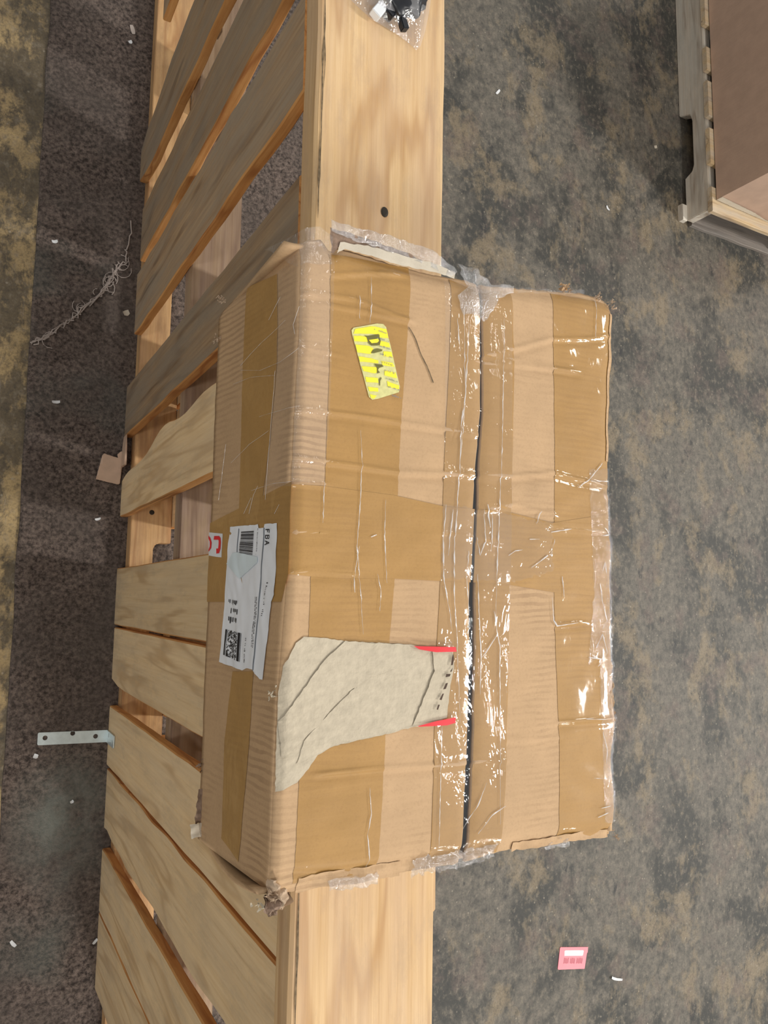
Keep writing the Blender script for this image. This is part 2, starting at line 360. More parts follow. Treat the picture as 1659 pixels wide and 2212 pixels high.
M['oldshade'] = wood('shaded_old_board', srgb(150, 140, 130), srgb(116, 106, 98), srgb(80, 70, 62), 'x', srgb(130, 124, 118), 0.8, 0.5, off=6.2)  # grey darkened to stand for the shade under the top deck
M['crack'] = plain('dark_wood_split', srgb(132, 112, 84), 0.9, 0.3, 200)
M['nail'] = plain('rusty_steel_nail', srgb(62, 56, 48), 0.55, metal=0.6)


def floor_mat():
    t = NT('stained_concrete')
    v = t.coord()
    base = t.mix(t.ramp(t.noise(v, 26, 6, 0.7), [(0.32, W0), (0.68, W1)]), srgb(82, 79, 72), srgb(116, 109, 98))
    # large dark oily greenish stain, tan worn patches, purple-brown patches
    vs = t.coord((1.0, 0.75, 1.0))
    dark = t.ramp(t.noise(vs, 4.2, 9, 0.68, 0.3), [(0.43, W1), (0.52, W0)])
    c = t.mix(t.math('MULTIPLY', dark, 0.85), base, srgb(50, 51, 48))
    tan = t.ramp(t.noise(t.coord((1, 0.7, 1), loc=(3.3, 1.7, 0)), 5.5, 9, 0.72, 0.2), [(0.52, W0), (0.60, W1)])
    c = t.mix(t.math('MULTIPLY', tan, 0.75), c, srgb(136, 121, 97))
    pur = t.ramp(t.noise(t.coord(loc=(7.1, 4.3, 0)), 7, 8, 0.7), [(0.53, W0), (0.62, W1)])
    c = t.mix(t.math('MULTIPLY', pur, 0.6), c, srgb(106, 92, 84))
    blk = t.ramp(t.noise(t.coord((1.5, 0.8, 1), loc=(1.1, 9.3, 0)), 9, 8, 0.7), [(0.60, W0), (0.66, W1)])
    c = t.mix(t.math('MULTIPLY', blk, 0.8), c, srgb(36, 38, 40))
    # beyond the carpet the floor carries old yellow-tan paint worn through to dark patches
    sx = t.n('ShaderNodeSeparateXYZ')
    tc = t.n('ShaderNodeTexCoord')
    t.l(tc.outputs['Object'], sx.inputs[0])
    ym = t.math('LESS_THAN', sx.outputs[0], 0.16)
    ycol = t.mix(t.ramp(t.noise(t.coord(loc=(2, 5, 0)), 14, 6, 0.65), [(0.3, W0), (0.7, W1)]), srgb(146, 126, 90), srgb(190, 164, 116))
    yst = t.ramp(t.noise(t.coord((1.4, 0.9, 1), loc=(4.4, 2.6, 0)), 6.5, 9, 0.72, 0.2), [(0.49, W1), (0.56, W0)])
    ycol = t.mix(t.math('MULTIPLY', yst, 0.88), ycol, srgb(84, 74, 58))
    c = t.mix(ym, c, ycol)
    # fine scratches
    sc = t.ramp(t.noise(t.coord((70, 3, 1)), 2.5, 3, 0.5), [(0.68, W0), (0.74, W1)])
    c = t.mix(t.math('MULTIPLY', sc, 0.25), c, srgb(160, 152, 140))
    mott = t.noise(t.coord((1.2, 0.9, 1), loc=(6, 2, 0)), 48, 6, 0.72)
    c = t.mix(t.math('MULTIPLY', t.ramp(mott, [(0.52, W0), (0.66, W1)]), 0.55), c, srgb(140, 130, 114))
    c = t.mix(t.math('MULTIPLY', t.ramp(mott, [(0.34, W1), (0.48, W0)]), 0.6), c, srgb(44, 44, 42))
    fine = t.noise(v, 190, 4, 0.7)
    c = t.mix(t.math('MULTIPLY', t.ramp(fine, [(0.35, W1), (0.55, W0)]), 0.35), c, srgb(50, 48, 46))
    spk = t.n('ShaderNodeTexVoronoi')
    spk.inputs['Scale'].default_value = 34
    t.l(t.coord(loc=(1, 3, 0)), spk.inputs['Vector'])
    c = t.mix(t.math('MULTIPLY', t.ramp(spk.outputs['Distance'], [(0.05, W1), (0.11, W0)]), 0.5), c, srgb(168, 158, 140))
    t.pbr(c, 0.62, t.bump(t.math('ADD', fine, t.math('MULTIPLY', dark, 0.3)), 0.3, 0.002))
    return t.m


def carpet_mat():
    t = NT('worn_brown_carpet')
    v = t.coord()
    a = t.noise(v, 120, 5, 0.75)
    b = t.noise(v, 5, 4, 0.6)
    c = t.mix(t.ramp(a, [(0.38, W0), (0.66, W1)]), srgb(56, 47, 43), srgb(142, 126, 116))
    c = t.mix(t.math('MULTIPLY', t.ramp(b, [(0.42, W0), (0.66, W1)]), 0.55), c, srgb(92, 84, 78))
    d = t.ramp(t.noise(t.coord(loc=(5, 3, 0)), 3.4, 3, 0.5), [(0.58, W0), (0.72, W1)])
    c = t.mix(t.math('MULTIPLY', d, 0.45), c, srgb(104, 112, 106))
    # dusty grey-green smear trodden into the pile, near the bracket
    sm = t.n('ShaderNodeTexGradient', gradient_type='SPHERICAL')
    t.l(t.coord((8.5, 6.0, 1), loc=(-1.87, 2.72, 0)), sm.inputs[0])
    sn = t.math('MULTIPLY', sm.outputs[1], t.ramp(t.noise(t.coord(loc=(3, 8, 0)), 14, 4, 0.6), [(0.3, W0), (0.6, W1)]))
    c = t.mix(t.math('MULTIPLY', sn, 0.9), c, srgb(138, 144, 136))
    t.pbr(c, 0.95, t.bump(a, 1.0, 0.006))
    return t.m


def kraft(name, pale, dark, flute=0.5, coat=0.0, rough=0.8, wrinkle=0.0):
    t = NT(name)
    v = t.coord()
    tcm = t.coord((5, 150, 5))
    fl = t.noise(tcm, 1.0, 2, 0.5)
    sxyz = t.n('ShaderNodeSeparateXYZ')
    t.l(t.coord((1, 1, 1)), sxyz.inputs[0])
    wob = t.math('MULTIPLY', t.noise(t.coord((5, 14, 5)), 2.0, 3, 0.6), 16.0)
    sn = t.math('SINE', t.math('ADD', t.math('MULTIPLY', sxyz.outputs[1], 2 * math.pi / 0.0058), t.math('ADD', wob, t.math('MULTIPLY', sxyz.outputs[0], -12.0))))
    sn = t.math('ADD', sn, t.math('MULTIPLY', t.noise(t.coord((90, 300, 90)), 1.0, 3, 0.6), 1.2))
    flm = t.ramp(sn, [(0.62, W0), (1.0, W1)])
    zone = t.ramp(t.noise(t.coord(loc=(0.3, 0.2, 0)), 8, 5, 0.65), [(0.46, (0.06, 0.06, 0.06, 1)), (0.66, W1)])
    flz = t.math('MULTIPLY', flm, zone)
    fib = t.noise(v, 420, 3, 0.7)
    mot = t.noise(v, 22, 5, 0.6)
    c = t.mix(t.ramp(mot, [(0.3, W0), (0.72, W1)]), tuple(x * 0.86 for x in pale[:3]) + (1,), pale)
    c = t.mix(t.math('MULTIPLY', flz, flute), c, dark)
    c = t.mix(t.math('MULTIPLY', t.ramp(fib, [(0.3, W1), (0.5, W0)]), 0.18), c, dark)
    h = t.math('ADD', t.math('MULTIPLY', fl, 0.5), t.math('MULTIPLY', fib, 0.12))
    if wrinkle:
        wr = t.noise(t.coord((60, 14, 60)), 1.5, 3, 0.6, 0.8)
        h = t.math('ADD', h, t.math('MULTIPLY', wr, wrinkle))
    nb = t.bump(h, 0.35, 0.002)
    p = t.pbr(c, rough, nb)
    if coat:
        p.inputs['Coat Weight'].default_value = coat
        p.inputs['Coat Roughness'].default_value = 0.07
        cb = t.noise(t.coord((1, 0.45, 1)), 34, 3, 0.5, 0.5)
        t.l(t.bump(cb, 0.35, 0.003), p.inputs['Coat Normal'])
    return t.m


def film(name, white=0.03, gloss=0.35, tint=(1, 1, 1, 1), rough=0.06, bumps=0.5, scale=45):
    """clear packing film: lets the carton show through, glints where it is creased"""
    t = NT(name)
    v = t.coord((1, 0.4, 1))
    nb = t.bump(t.noise(v, scale, 4, 0.65, 0.8), bumps, 0.006)
    tr = t.n('ShaderNodeBsdfTransparent')
    tr.inputs[0].default_value = tint
    gl = t.n('ShaderNodeBsdfGlossy')
    gl.inputs['Roughness'].default_value = rough
    t.l(nb, gl.inputs['Normal'])
    df = t.n('ShaderNodeBsdfDiffuse')
    df.inputs[0].default_value = (0.92, 0.93, 0.95, 1)
    m1 = t.n('ShaderNodeMixShader')
    m1.inputs[0].default_value = white
    t.l(tr.outputs[0], m1.inputs[1])
    t.l(df.outputs[0], m1.inputs[2])
    m2 = t.n('ShaderNodeMixShader')
    m2.inputs[0].default_value = gloss * 0.16
    t.l(m1.outputs[0], m2.inputs[1])
    t.l(gl.outputs[0], m2.inputs[2])
    t.l(m2.outputs[0], t.out.inputs[0])
    return t.m


M['floor'] = floor_mat()
M['carpet'] = carpet_mat()
M['kraft'] = kraft('kraft_cardboard', srgb(198, 164, 125), srgb(134, 104, 76), 0.42)
M['taped'] = kraft('kraft_under_clear_tape', srgb(178, 136, 75), srgb(136, 98, 52), 0.2, coat=0.8, rough=0.6)
M['kraftside'] = M['kraft']
M['inner'] = kraft('inside_of_flap', srgb(206, 196, 178), srgb(170, 156, 134), 0.2, rough=0.9)
M['torn'] = plain('torn_paper_fibre', srgb(198, 186, 164), 0.95, 0.07, 160, bump=0.9)
M['tornbrown'] = plain('frayed_brown_paper', srgb(196, 172, 146), 0.95, 0.1, 160)
M['flute'] = plain('exposed_corrugation', srgb(150, 126, 108), 0.95, 0.16, 260, bump=0.8)
M['film'] = film('clear_tape_film')
M['filmloose'] = film('loose_clear_tape', white=0.04, gloss=0.6, bumps=1.0, scale=90)
M['crease'] = film('creased_tape_glint', white=0.68, gloss=0.6, rough=0.12, bumps=0.8)  # white mixed in so crease glints look bright under any light
M['clump'] = film('bunched_clear_tape', white=0.16, gloss=1.6, rough=0.1, bumps=1.0, scale=160)
M['bag'] = film('clear_poly_bag', white=0.14, gloss=0.8, tint=(0.98, 0.96, 0.97, 1), bumps=0.8, scale=45)
M['label'] = plain('white_label_paper', srgb(240, 244, 250), 0.5, 0.05, 30, bump=0.25)
M['labelfold'] = plain('folded_label_paper', srgb(222, 236, 242), 0.45, 0.05, 30, bump=0.4)
M['ink'] = plain('black_print', srgb(28, 28, 34), 0.6)
M['inkgrey'] = plain('faded_print', srgb(128, 136, 146), 0.6)
M['tearhole'] = plain('dark_tear_hole', srgb(84, 68, 58), 0.95)
M['red'] = plain('red_print', srgb(226, 40, 52), 0.5, 0.03)
M['yellow'] = plain('yellow_print', srgb(250, 236, 60), 0.5, 0.02)
M['stickerpale'] = plain('sticker_pale_ground', srgb(222, 218, 150), 0.5, 0.1, 300)
M['olive'] = plain('dark_olive_print', srgb(112, 108, 52), 0.6)
M['pink'] = plain('pink_tag_card', srgb(252, 150, 160), 0.6, 0.03)
M['pinkprint'] = plain('dull_pink_print', srgb(196, 112, 124), 0.6, 0.1, 600)
M['white'] = plain('white_paper', srgb(226, 228, 230), 0.7, 0.04)
M['metal'] = plain('galvanised_steel', srgb(226, 240, 242), 0.34, 0.07, 90, metal=0.35)
M['black'] = plain('black_plastic', srgb(36, 38, 44), 0.35, 0.15, 60)
M['whiteplastic'] = plain('white_nylon_plastic', srgb(232, 236, 240), 0.4, 0.03)
M['scrapcard'] = plain('pinkish_cardboard_scrap', srgb(206, 176, 152), 0.85, 0.08, 60)
M['brownbox'] = kraft('brown_cardboard', srgb(198, 168, 147), srgb(168, 138, 116), 0.12, rough=0.8)
M['thread'] = plain('grey_thread', srgb(184, 172, 164), 0.9)
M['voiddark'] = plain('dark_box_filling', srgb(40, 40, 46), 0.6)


# ------------------------------------------------------------------ object helpers
def tag(o, label=None, cat=None, group=None, kind=None):
    if label: o['label'] = label
    if cat: o['category'] = cat
    if group: o['group'] = group
    if kind: o['kind'] = kind
    return o


def thing(name, loc, label, cat, group=None):
    o = bpy.data.objects.new(name, None)
    o.empty_display_size = 0.05
    COL.objects.link(o)
    o.location = loc
    return tag(o, label, cat, group)


def link(name, me, mats, parent=None, smooth=False):
    o = bpy.data.objects.new(name, me)
    COL.objects.link(o)
    for mm in (mats if isinstance(mats, (list, tuple)) else [mats]):
        me.materials.append(mm)
    if smooth:
        me.polygons.foreach_set('use_smooth', [True] * len(me.polygons))
    if parent is not None:
        o.parent = parent
        pw = Vector((0, 0, 0))
        q = parent
        while q is not None:
            pw += q.location
            q = q.parent
        o.location = -pw               # meshes are written in world coordinates
    return o


def obj(name, bm, mats, parent=None, smooth=False):
    me = bpy.data.meshes.new(name)
    bm.normal_update()
    bm.to_mesh(me)
    bm.free()
    return link(name, me, mats, parent, smooth)


def raw(name, vs, fs, mats, parent=None, smooth=False, mi=None):
    me = bpy.data.meshes.new(name)
    me.from_pydata([tuple(v) for v in vs], [], fs)
    if mi:
        me.polygons.foreach_set('material_index', mi)
    me.update()
    return link(name, me, mats, parent, smooth)


def plank(name, axis, a0, a1, U, V, mats, parent, n=14, jit=0.0012, ch=0.002, seed=0):
    """sawn board along an axis. U = (u0, u1) is its wide way, V = (v0, v1) its thickness; the four
    bounds may be functions of the position along the board. Wide faces use mats[0], edges mats[-1]."""
    f = lambda q, a: q(a) if callable(q) else q
    vs, fs, mi = [], [], []
    for i in range(n + 1):
        a = a0 + (a1 - a0) * i / n
        u0, u1, v0, v1 = f(U[0], a), f(U[1], a), f(V[0], a), f(V[1], a)
        nz = [jit * noise.noise(Vector((a * 9 + k * 31.7 + seed * 7.1, seed, k))) for k in range(4)]
        u0 += nz[0]; u1 += nz[1]; v0 += nz[2] * .5; v1 += nz[3] * .5
        ring = [(u0 + ch, v0), (u1 - ch, v0), (u1, v0 + ch), (u1, v1 - ch), (u1 - ch, v1), (u0 + ch, v1), (u0, v1 - ch), (u0, v0 + ch)]
        for (u, v) in ring:
            vs.append((v, a, u) if axis == 'yv' else ((v, u, a) if axis == 'z' else ((u, a, v) if axis == 'y' else (a, u, v))))
    for i in range(n):
        for k in range(8):
            k2 = (k + 1) % 8
            fs.append((i * 8 + k, i * 8 + k2, i * 8 + 8 + k2, i * 8 + 8 + k))
            mi.append(0 if k in (0, 4) else 1)
    fs.append(tuple(range(7, -1, -1))); mi.append(1)
    fs.append(tuple(range(n * 8, n * 8 + 8))); mi.append(1)
    ms = list(mats) if isinstance(mats, (list, tuple)) else [mats, mats]
    o = raw(name, vs, fs, ms, parent, mi=mi)
    bm = bmesh.new(); bm.from_mesh(o.data); bmesh.ops.recalc_face_normals(bm, faces=bm.faces); bm.to_mesh(o.data); bm.free()
    return o


def prism(name, poly, z0, z1, mat, parent=None, axis='z', bev=0.0):
    """polygon extruded from z0 to z1; axis says which world axis the extrusion follows"""
    bm = bmesh.new()
    put = {'z': lambda u, v, h: (u, v, h), 'x': lambda u, v, h: (h, u, v), 'y': lambda u, v, h: (u, h, v)}[axis]
    lo = [bm.verts.new(put(u, v, z0)) for u, v in poly]
    hi = [bm.verts.new(put(u, v, z1)) for u, v in poly]
    n = len(poly)
    bm.faces.new(lo[::-1]); bm.faces.new(hi)
    for i in range(n):
        bm.faces.new((lo[i], lo[(i + 1) % n], hi[(i + 1) % n], hi[i]))
    bmesh.ops.recalc_face_normals(bm, faces=bm.faces)
    if bev:
        bmesh.ops.bevel(bm, geom=list(bm.edges), offset=bev, segments=2, affect='EDGES', clamp_overlap=True)
    bmesh.ops.triangulate(bm, faces=[f for f in bm.faces if len(f.verts) > 4])
    return obj(name, bm, mat, parent)


def sheet(name, poly, f, mat, parent=None, step=0.004, smooth=True, ragged=0.0, seed=0, kind=None):
    """thin sheet: the outline poly (u, v) cut up on a grid and laid on the surface f(u, v)"""
    if ragged:
        out = []
        for i, (a, b) in enumerate(zip(poly, list(poly[1:]) + [poly[0]])):
            L = math.hypot(b[0] - a[0], b[1] - a[1])
            k = max(1, int(L / 0.003))
            for j in range(k):
                s = j / k
                u, v = a[0] + (b[0] - a[0]) * s, a[1] + (b[1] - a[1]) * s
                out.append((u + ragged * noise.noise(Vector((u * 400, v * 400, seed))), v + ragged * noise.noise(Vector((u * 400, v * 400, seed + 9.5)))))
        poly = out
    bm = bmesh.new()
    vv = [bm.verts.new((u, v, 0)) for u, v in poly]
    for tri in tessellate_polygon([[Vector((u, v, 0)) for u, v in poly]]):
        try:
            bm.faces.new([vv[i] for i in tri])
        except ValueError:
            pass
    us = [p[0] for p in poly]; vs_ = [p[1] for p in poly]
    for ax, lo, hi in ((0, min(us), max(us)), (1, min(vs_), max(vs_))):
        k = math.ceil(lo / step)
        while k * step < hi:
            co = [0, 0, 0]; no = [0, 0, 0]
            co[ax] = k * step; no[ax] = 1
            bmesh.ops.bisect_plane(bm, geom=bm.verts[:] + bm.edges[:] + bm.faces[:], plane_co=co, plane_no=no, dist=1e-6)
            k += 1
    for v in bm.verts:
        v.co = f(v.co.x, v.co.y)
    bmesh.ops.recalc_face_normals(bm, faces=bm.faces)
    bm.normal_update()
    if sum(((q.normal.z - .5 * q.normal.x) * q.calc_area() for q in bm.faces)) < 0:
        bmesh.ops.reverse_faces(bm, faces=bm.faces)      # outer side up / outwards
    o = obj(name, bm, mat, parent, smooth)
    if kind: o['kind'] = kind
    return o


def tube_bm(bm, pts, r, n=6):
    rings = []
    pts = [Vector(p) for p in pts]
    for i, p in enumerate(pts):
        d = (pts[min(i + 1, len(pts) - 1)] - pts[max(i - 1, 0)]).normalized()
        a = d.orthogonal().normalized(); b = d.cross(a)
        rr = r(i) if callable(r) else r
        rings.append([bm.verts.new(p + (a * math.cos(k * 2 * math.pi / n) + b * math.sin(k * 2 * math.pi / n)) * rr) for k in range(n)])
    for A, B in zip(rings, rings[1:]):
        for k in range(n):
            bm.faces.new((A[k], A[(k + 1) % n], B[(k + 1) % n], B[k]))
    bm.faces.new(rings[0][::-1]); bm.faces.new(rings[-1])


def disc(name, c, r, h, mat, parent, n=12, sx=1.0):
    """low domed round head standing on c"""
    bm = bmesh.new()
    ring = lambda rr, z: [bm.verts.new((c[0] + rr * sx * math.cos(k * 2 * math.pi / n), c[1] + rr * math.sin(k * 2 * math.pi / n), c[2] + z)) for k in range(n)]
    A, B, D = ring(r, -0.002), ring(r, h * .6), ring(r * .6, h)
    for P, Q in ((A, B), (B, D)):
        for k in range(n):
            bm.faces.new((P[k], P[(k + 1) % n], Q[(k + 1) % n], Q[k]))
    bm.faces.new(D)
    return obj(name, bm, mat, parent)


# ------------------------------------------------------------------ floor
bm = bmesh.new()
bmesh.ops.create_grid(bm, x_segments=12, y_segments=12, size=5.0)
for v in bm.verts:
    v.co.x += 1.5
tag(obj('floor', bm, M['floor']), 'stained concrete warehouse floor with worn tan paint', None, None, 'structure')

# carpet strip under the upright pallet, with a slightly uneven long edge
bm = bmesh.new()
NY, y0, y1 = 120, -2.2, 3.4
prof = []
for i in range(NY + 1):
    y = y0 + (y1 - y0) * i / NY
    xl = 0.1 - 0.0075 * (y - 0.2) + 0.004 * noise.noise(Vector((0, y * 9, 2)))
    prof.append([(xl, y, 0.0), (xl + .001, y, 0.004), (xl + .006, y, 0.006), (0.5, y, 0.006), (0.944, y, 0.006), (0.95, y, 0.0)])
G = [[bm.verts.new(p) for p in r] for r in prof]
for A, B in zip(G, G[1:]):
    for k in range(5):
        bm.faces.new((A[k], A[k + 1], B[k + 1], B[k]))
bmesh.ops.recalc_face_normals(bm, faces=bm.faces)
tag(obj('carpet_runner', bm, M['carpet']), 'dark brown worn carpet strip lying on the floor under the upright pallet', 'carpet')
CZ = 0.006

# ------------------------------------------------------------------ upright pallet
pal = thing('wooden_pallet', (0.38, 0.2, CZ), 'big wooden pallet standing on its long edge, plank rail on top', 'pallet')
DX0, DX1 = 0.300, 0.3165
# left deck, boards from the far end to the near end
plank('deckboard', 'z', 0.20, 0.995, (1.225, 1.31), (DX0, DX1), [M['deckgrey'], M['sawn']], pal, seed=1)
plank('deckboard', 'z', 0.028, 0.995, (lambda z: 0.925 + 0.02 * math.exp(-(z / .08) ** 2), lambda z: 1.02 + 0.05 * min(1, z * 3)), (DX0, DX1), [M['deckgrey'], M['sawn']], pal, jit=.008, seed=2)
plank('deckboard', 'z', 0.062, 0.995, (0.742, 0.864), (DX0 + .004, DX1 + .003), [M['deckgrey'], M['sawn']], pal, jit=.006, seed=3)
plank('deckboard', 'z', 0.060, 0.995, (lambda z: 0.573 - .006 * z, lambda z: 0.712 - 0.02 * z), (DX0, DX1), [M['deckgrey'], M['sawn']], pal, jit=.005, seed=4)
plank('deckboard', 'z', CZ, 0.995, (0.353, 0.468), (DX0, DX1 + .002), [M['deckgrey'], M['sawn']], pal, jit=.003, seed=5)
plank('deckboard', 'z', CZ, 0.995, (0.174, lambda z: 0.252 + 0.05 * min(1, z / 0.42) + 0.006 * math.sin(z * 21)), (DX0, DX1), [M['deck'], M['sawn']], pal, n=28, jit=.003, seed=6)
plank('deckboard', 'z', CZ, 0.995, (-0.0605, 0.061), (DX0, DX1), [M['deck'], M['sawn']], pal, seed=7)
plank('deckboard', 'z', CZ, 0.995, (lambda z: -0.188 + 0.0 * z + 0.012 * math.exp(-(z / .06) ** 2), -0.066), (DX0 + .001, DX1), [M['deck'], M['sawn']], pal, seed=8)
plank('deckboard', 'z', CZ, 0.995, (-0.3545, -0.231), (DX0, DX1), [M['deck'], M['sawn']], pal, jit=.002, seed=9)
plank('deckboard', 'z', CZ, 0.995, (lambda z: -0.490 + 0.008 * math.exp(-((z - .03) / .05) ** 2) + .004 * math.sin(z * 17), -0.3605), (DX0 + .001, DX1), [M['deck'], M['sawn']], pal, n=30, jit=.004, seed=10)
plank('deckboard', 'z', CZ, 0.995, (-0.6475, -0.523), (DX0, DX1), [M['deck'], M['sawn']], pal, jit=.003, seed=11)
plank('deckboard', 'z', CZ, 0.995, (-0.80, -0.6505), (DX0 + .0005, DX1), [M['deck'], M['sawn']], pal, jit=.003, seed=12)
# right deck, seen in part through the gaps
for i, (a, b) in enumerate([(1.13, 1.26), (0.80, 0.905), (0.43, 0.552), (0.29, 0.42), (0.152, 0.272), (-0.09, 0.03), (-0.255, -0.12), (-0.425, -0.30), (-0.585, -0.45), (-0.95, -0.80)]):
    plank('deckboard', 'z', CZ + .004, 0.995, (a, b), (0.4045, 0.4205), [M['deckgrey'] if i < 2 else M['deck'], M['sawn']], pal, jit=.003, seed=20 + i)


def notch(x0, x1, y0, y1, cuts):
    """outline of a stringer on the floor plan, forklift notches with round corners cut from its right side"""
    p = [(x0, y1), (x0, y0), (x1, y0)]
    for (a, b, xc) in sorted(cuts):
        r = 0.014
        p += [(x1, a), (xc + r, a), (xc + .3 * r, a + .3 * r), (xc, a + r), (xc, b - r), (xc + .3 * r, b - .3 * r), (xc + r, b), (x1, b)]
    return p + [(x1, y1)]


prism('stringer', notch(0.3165, 0.4035, -1.0, 1.45, [(-0.12, 0.118, 0.366), (0.52, 0.79, 0.381)]), CZ, 0.045, M['stringer'], pal, bev=.0015)
mid = [(0.4025, -1.0), (0.4025, 1.45), (0.3165, 1.45), (0.3165, 1.26), (0.345, 1.25), (0.352, 1.235), (0.352, 1.03), (0.345, 1.013), (0.332, 1.005), (0.3165, 1.0), (0.3165, -1.0)]
prism('stringer', mid, 0.43, 0.47, M['stringer_dark'], pal, bev=.0015)
prism('stringer', [(0.3165, -1.0), (0.4045, -1.0), (0.4045, 1.45), (0.3165, 1.45)], 0.958, 0.9965, M['stringer'], pal, bev=.0015)
# wide plank lying along the top
top = plank('top_plank', 'y', -1.05, 1.45, (lambda y: 0.2975 + 0.0055 * y, lambda y: 0.4605 + 0.0095 * y), (0.997, 1.035), [M['plank'], M['plank']], pal, n=60, jit=.0015, ch=.0035, seed=40)
disc('nail', (0.386, 0.429, 1.035), 0.006, 0.0012, M['nail'], top, sx=.75)
disc('nail', (0.3596, 0.1844, 0.045), 0.0055, 0.0012, M['nail'], pal)
plank('cleat', 'z', 0.55, 0.985, (-0.345, -0.14), (0.470, 0.4905), [M['plank'], M['plank']], pal, seed=41)
plank('cleat', 'y', -0.6, 0.3, (0.4205, 0.470), (0.955, 0.9965), [M['plank'], M['plank']], pal, seed=42)


def split(pts, wd, z=1.0353, seed=0):
    n = len(pts)
    L, Rr = [], []
    for i, (x, y) in enumerate(pts):
        wv = wd * math.sin(math.pi * (i + .3) / n) * (0.6 + 0.4 * noise.noise(Vector((y * 50, seed, 1))))
        L.append((x - wv, y)); Rr.append((x + wv, y))
    return L + Rr[::-1]


for s, (ya, yb, xo, wd) in enumerate([(0.70, 0.46, .0065, .0016), (0.50, 0.40, .0055, .002), (-0.25, -0.42, .0065, .0018), (0.62, 0.55, .008, .001)]):
    pts = [(0.2975 + .0055 * y + xo + .0015 * noise.noise(Vector((y * 20, s, 3))), y) for y in [ya + (yb - ya) * i / 24 for i in range(25)]]
    sheet('split', split(pts, wd, seed=s), lambda u, v: Vector((u, v, 1.0361)), M['crack'], top, step=.02)

# ------------------------------------------------------------------ taped carton on the plank
ZT, ZB = 1.188, 1.0365


def interp(tab, t, key, val):
    p = sorted(tab, key=lambda q: q[key])
    if t <= p[0][key]: return p[0][val]
    for a, b in zip(p, p[1:]):
        if t <= b[key]:
            s = (t - a[key]) / max(1e-9, b[key] - a[key])
            return a[val] + (b[val] - a[val]) * s
    return p[-1][val]


def xl(y): return interp(TOP['left_edge'], y, 1, 0)
def xr(y): return interp(TOP['right_edge'], y, 1, 0)
def yf(x): return interp(TOP['far_edge'], x, 0, 1)
def yn(x): return interp(TOP['near_edge'], x, 0, 1)
def xs(y): return interp(TOP['seam'], y, 1, 0)


AMP = dict(r1=1.3, r2=1.7, r3=1.3, r3b=.9, r3c=.7, r4=1.3, r4b=1.2, r5=1.4, r6=1.7, r7=1.3, r8=.8, r9=1.4, r10=1.4, r11=1.2, r12=1.3, v1=-2.2, r13=1.2, r14=.8, r15=.8, r16=.8, r17=.9)
SEG = []
for k, pl in RIDGE.items():
    for a, b in zip(pl, pl[1:]):
        SEG.append((a, b, AMP.get(k, 1.0) * 0.001, 0.0034 if AMP.get(k, 1) < 0 else 0.0019))


def dents(x, y):
    best = {}
    h = 0.0
    for (a, b, am, wd) in SEG:
        if y > max(a[1], b[1]) + .012 or y < min(a[1], b[1]) - .012: continue
        dx, dy = b[0] - a[0], b[1] - a[1]
        L2 = dx * dx + dy * dy
        s = ((x - a[0]) * dx + (y - a[1]) * dy) / L2
        e = max(0, -s, s - 1) * math.sqrt(L2)
        s = min(1, max(0, s))
        px, py = a[0] + dx * s, a[1] + dy * s
        d = y - py
        g = math.exp(-(d / wd) ** 2) - 0.55 * math.exp(-((d + wd * 2.0) / (wd * 1.6)) ** 2)
        val = am * g * math.exp(-(e / .006) ** 2)
        key = (round(am, 6), wd)
        if abs(val) > abs(best.get(key, 0)): best[key] = val
    return sum(best.values())


def top_z(x, y):
    z = ZT + 0.0022 * noise.noise(Vector((x * 9, y * 7, 1.3))) + 0.0006 * noise.noise(Vector((x * 40, y * 60, 4.1)))
    z += dents(x, y)
    e = max(0.0, x - xl(y)); z -= 0.0035 * math.exp(-(e / .0035) ** 2)
    e = max(0.0, xr(y) - x); z -= (0.003 + .003 * noise.noise(Vector((0, y * 30, 7)))) * math.exp(-(e / .006) ** 2)
    e = max(0.0, y - yn(x)); z -= (0.006 + .004 * noise.noise(Vector((x * 30, 0, 9)))) * math.exp(-(e / .009) ** 2)
    e = max(0.0, yf(x) - y); z -= 0.005 * math.exp(-(e / .009) ** 2)
    e = abs(x - xs(y)); z -= 0.0016 * math.exp(-(e / .006) ** 2)
    return z


def seam_hw(y):
    t = min(1, max(0, (.16 - y) / .12))
    return 0.0017 + .0016 * t + 0.0006 * noise.noise(Vector((0, y * 40, 2)))


def on_top(d):
    return lambda u, v: Vector((u, v, top_z(u, v) + d))


def side_x(y, z):
    t = min(1, max(0, (ZT - z) / (ZT - ZB)))
    b = 0.203 + (0.012 if y > 0.28 else 0) * (y - .28) / .02
    x = xl(y) + (b - xl(y)) * t
    x += 0.0012 * noise.noise(Vector((y * 12, z * 14, 3.3))) + 0.0005 * noise.noise(Vector((y * 70, z * 50, 8)))
    return x


def on_side(d):
    return lambda u, v: Vector((side_x(u, v) - d, u, v))


box = thing('cardboard_box', (0.39, 0.04, 1.0355), 'large battered taped cardboard carton resting across the plank of the upright pallet', 'box')

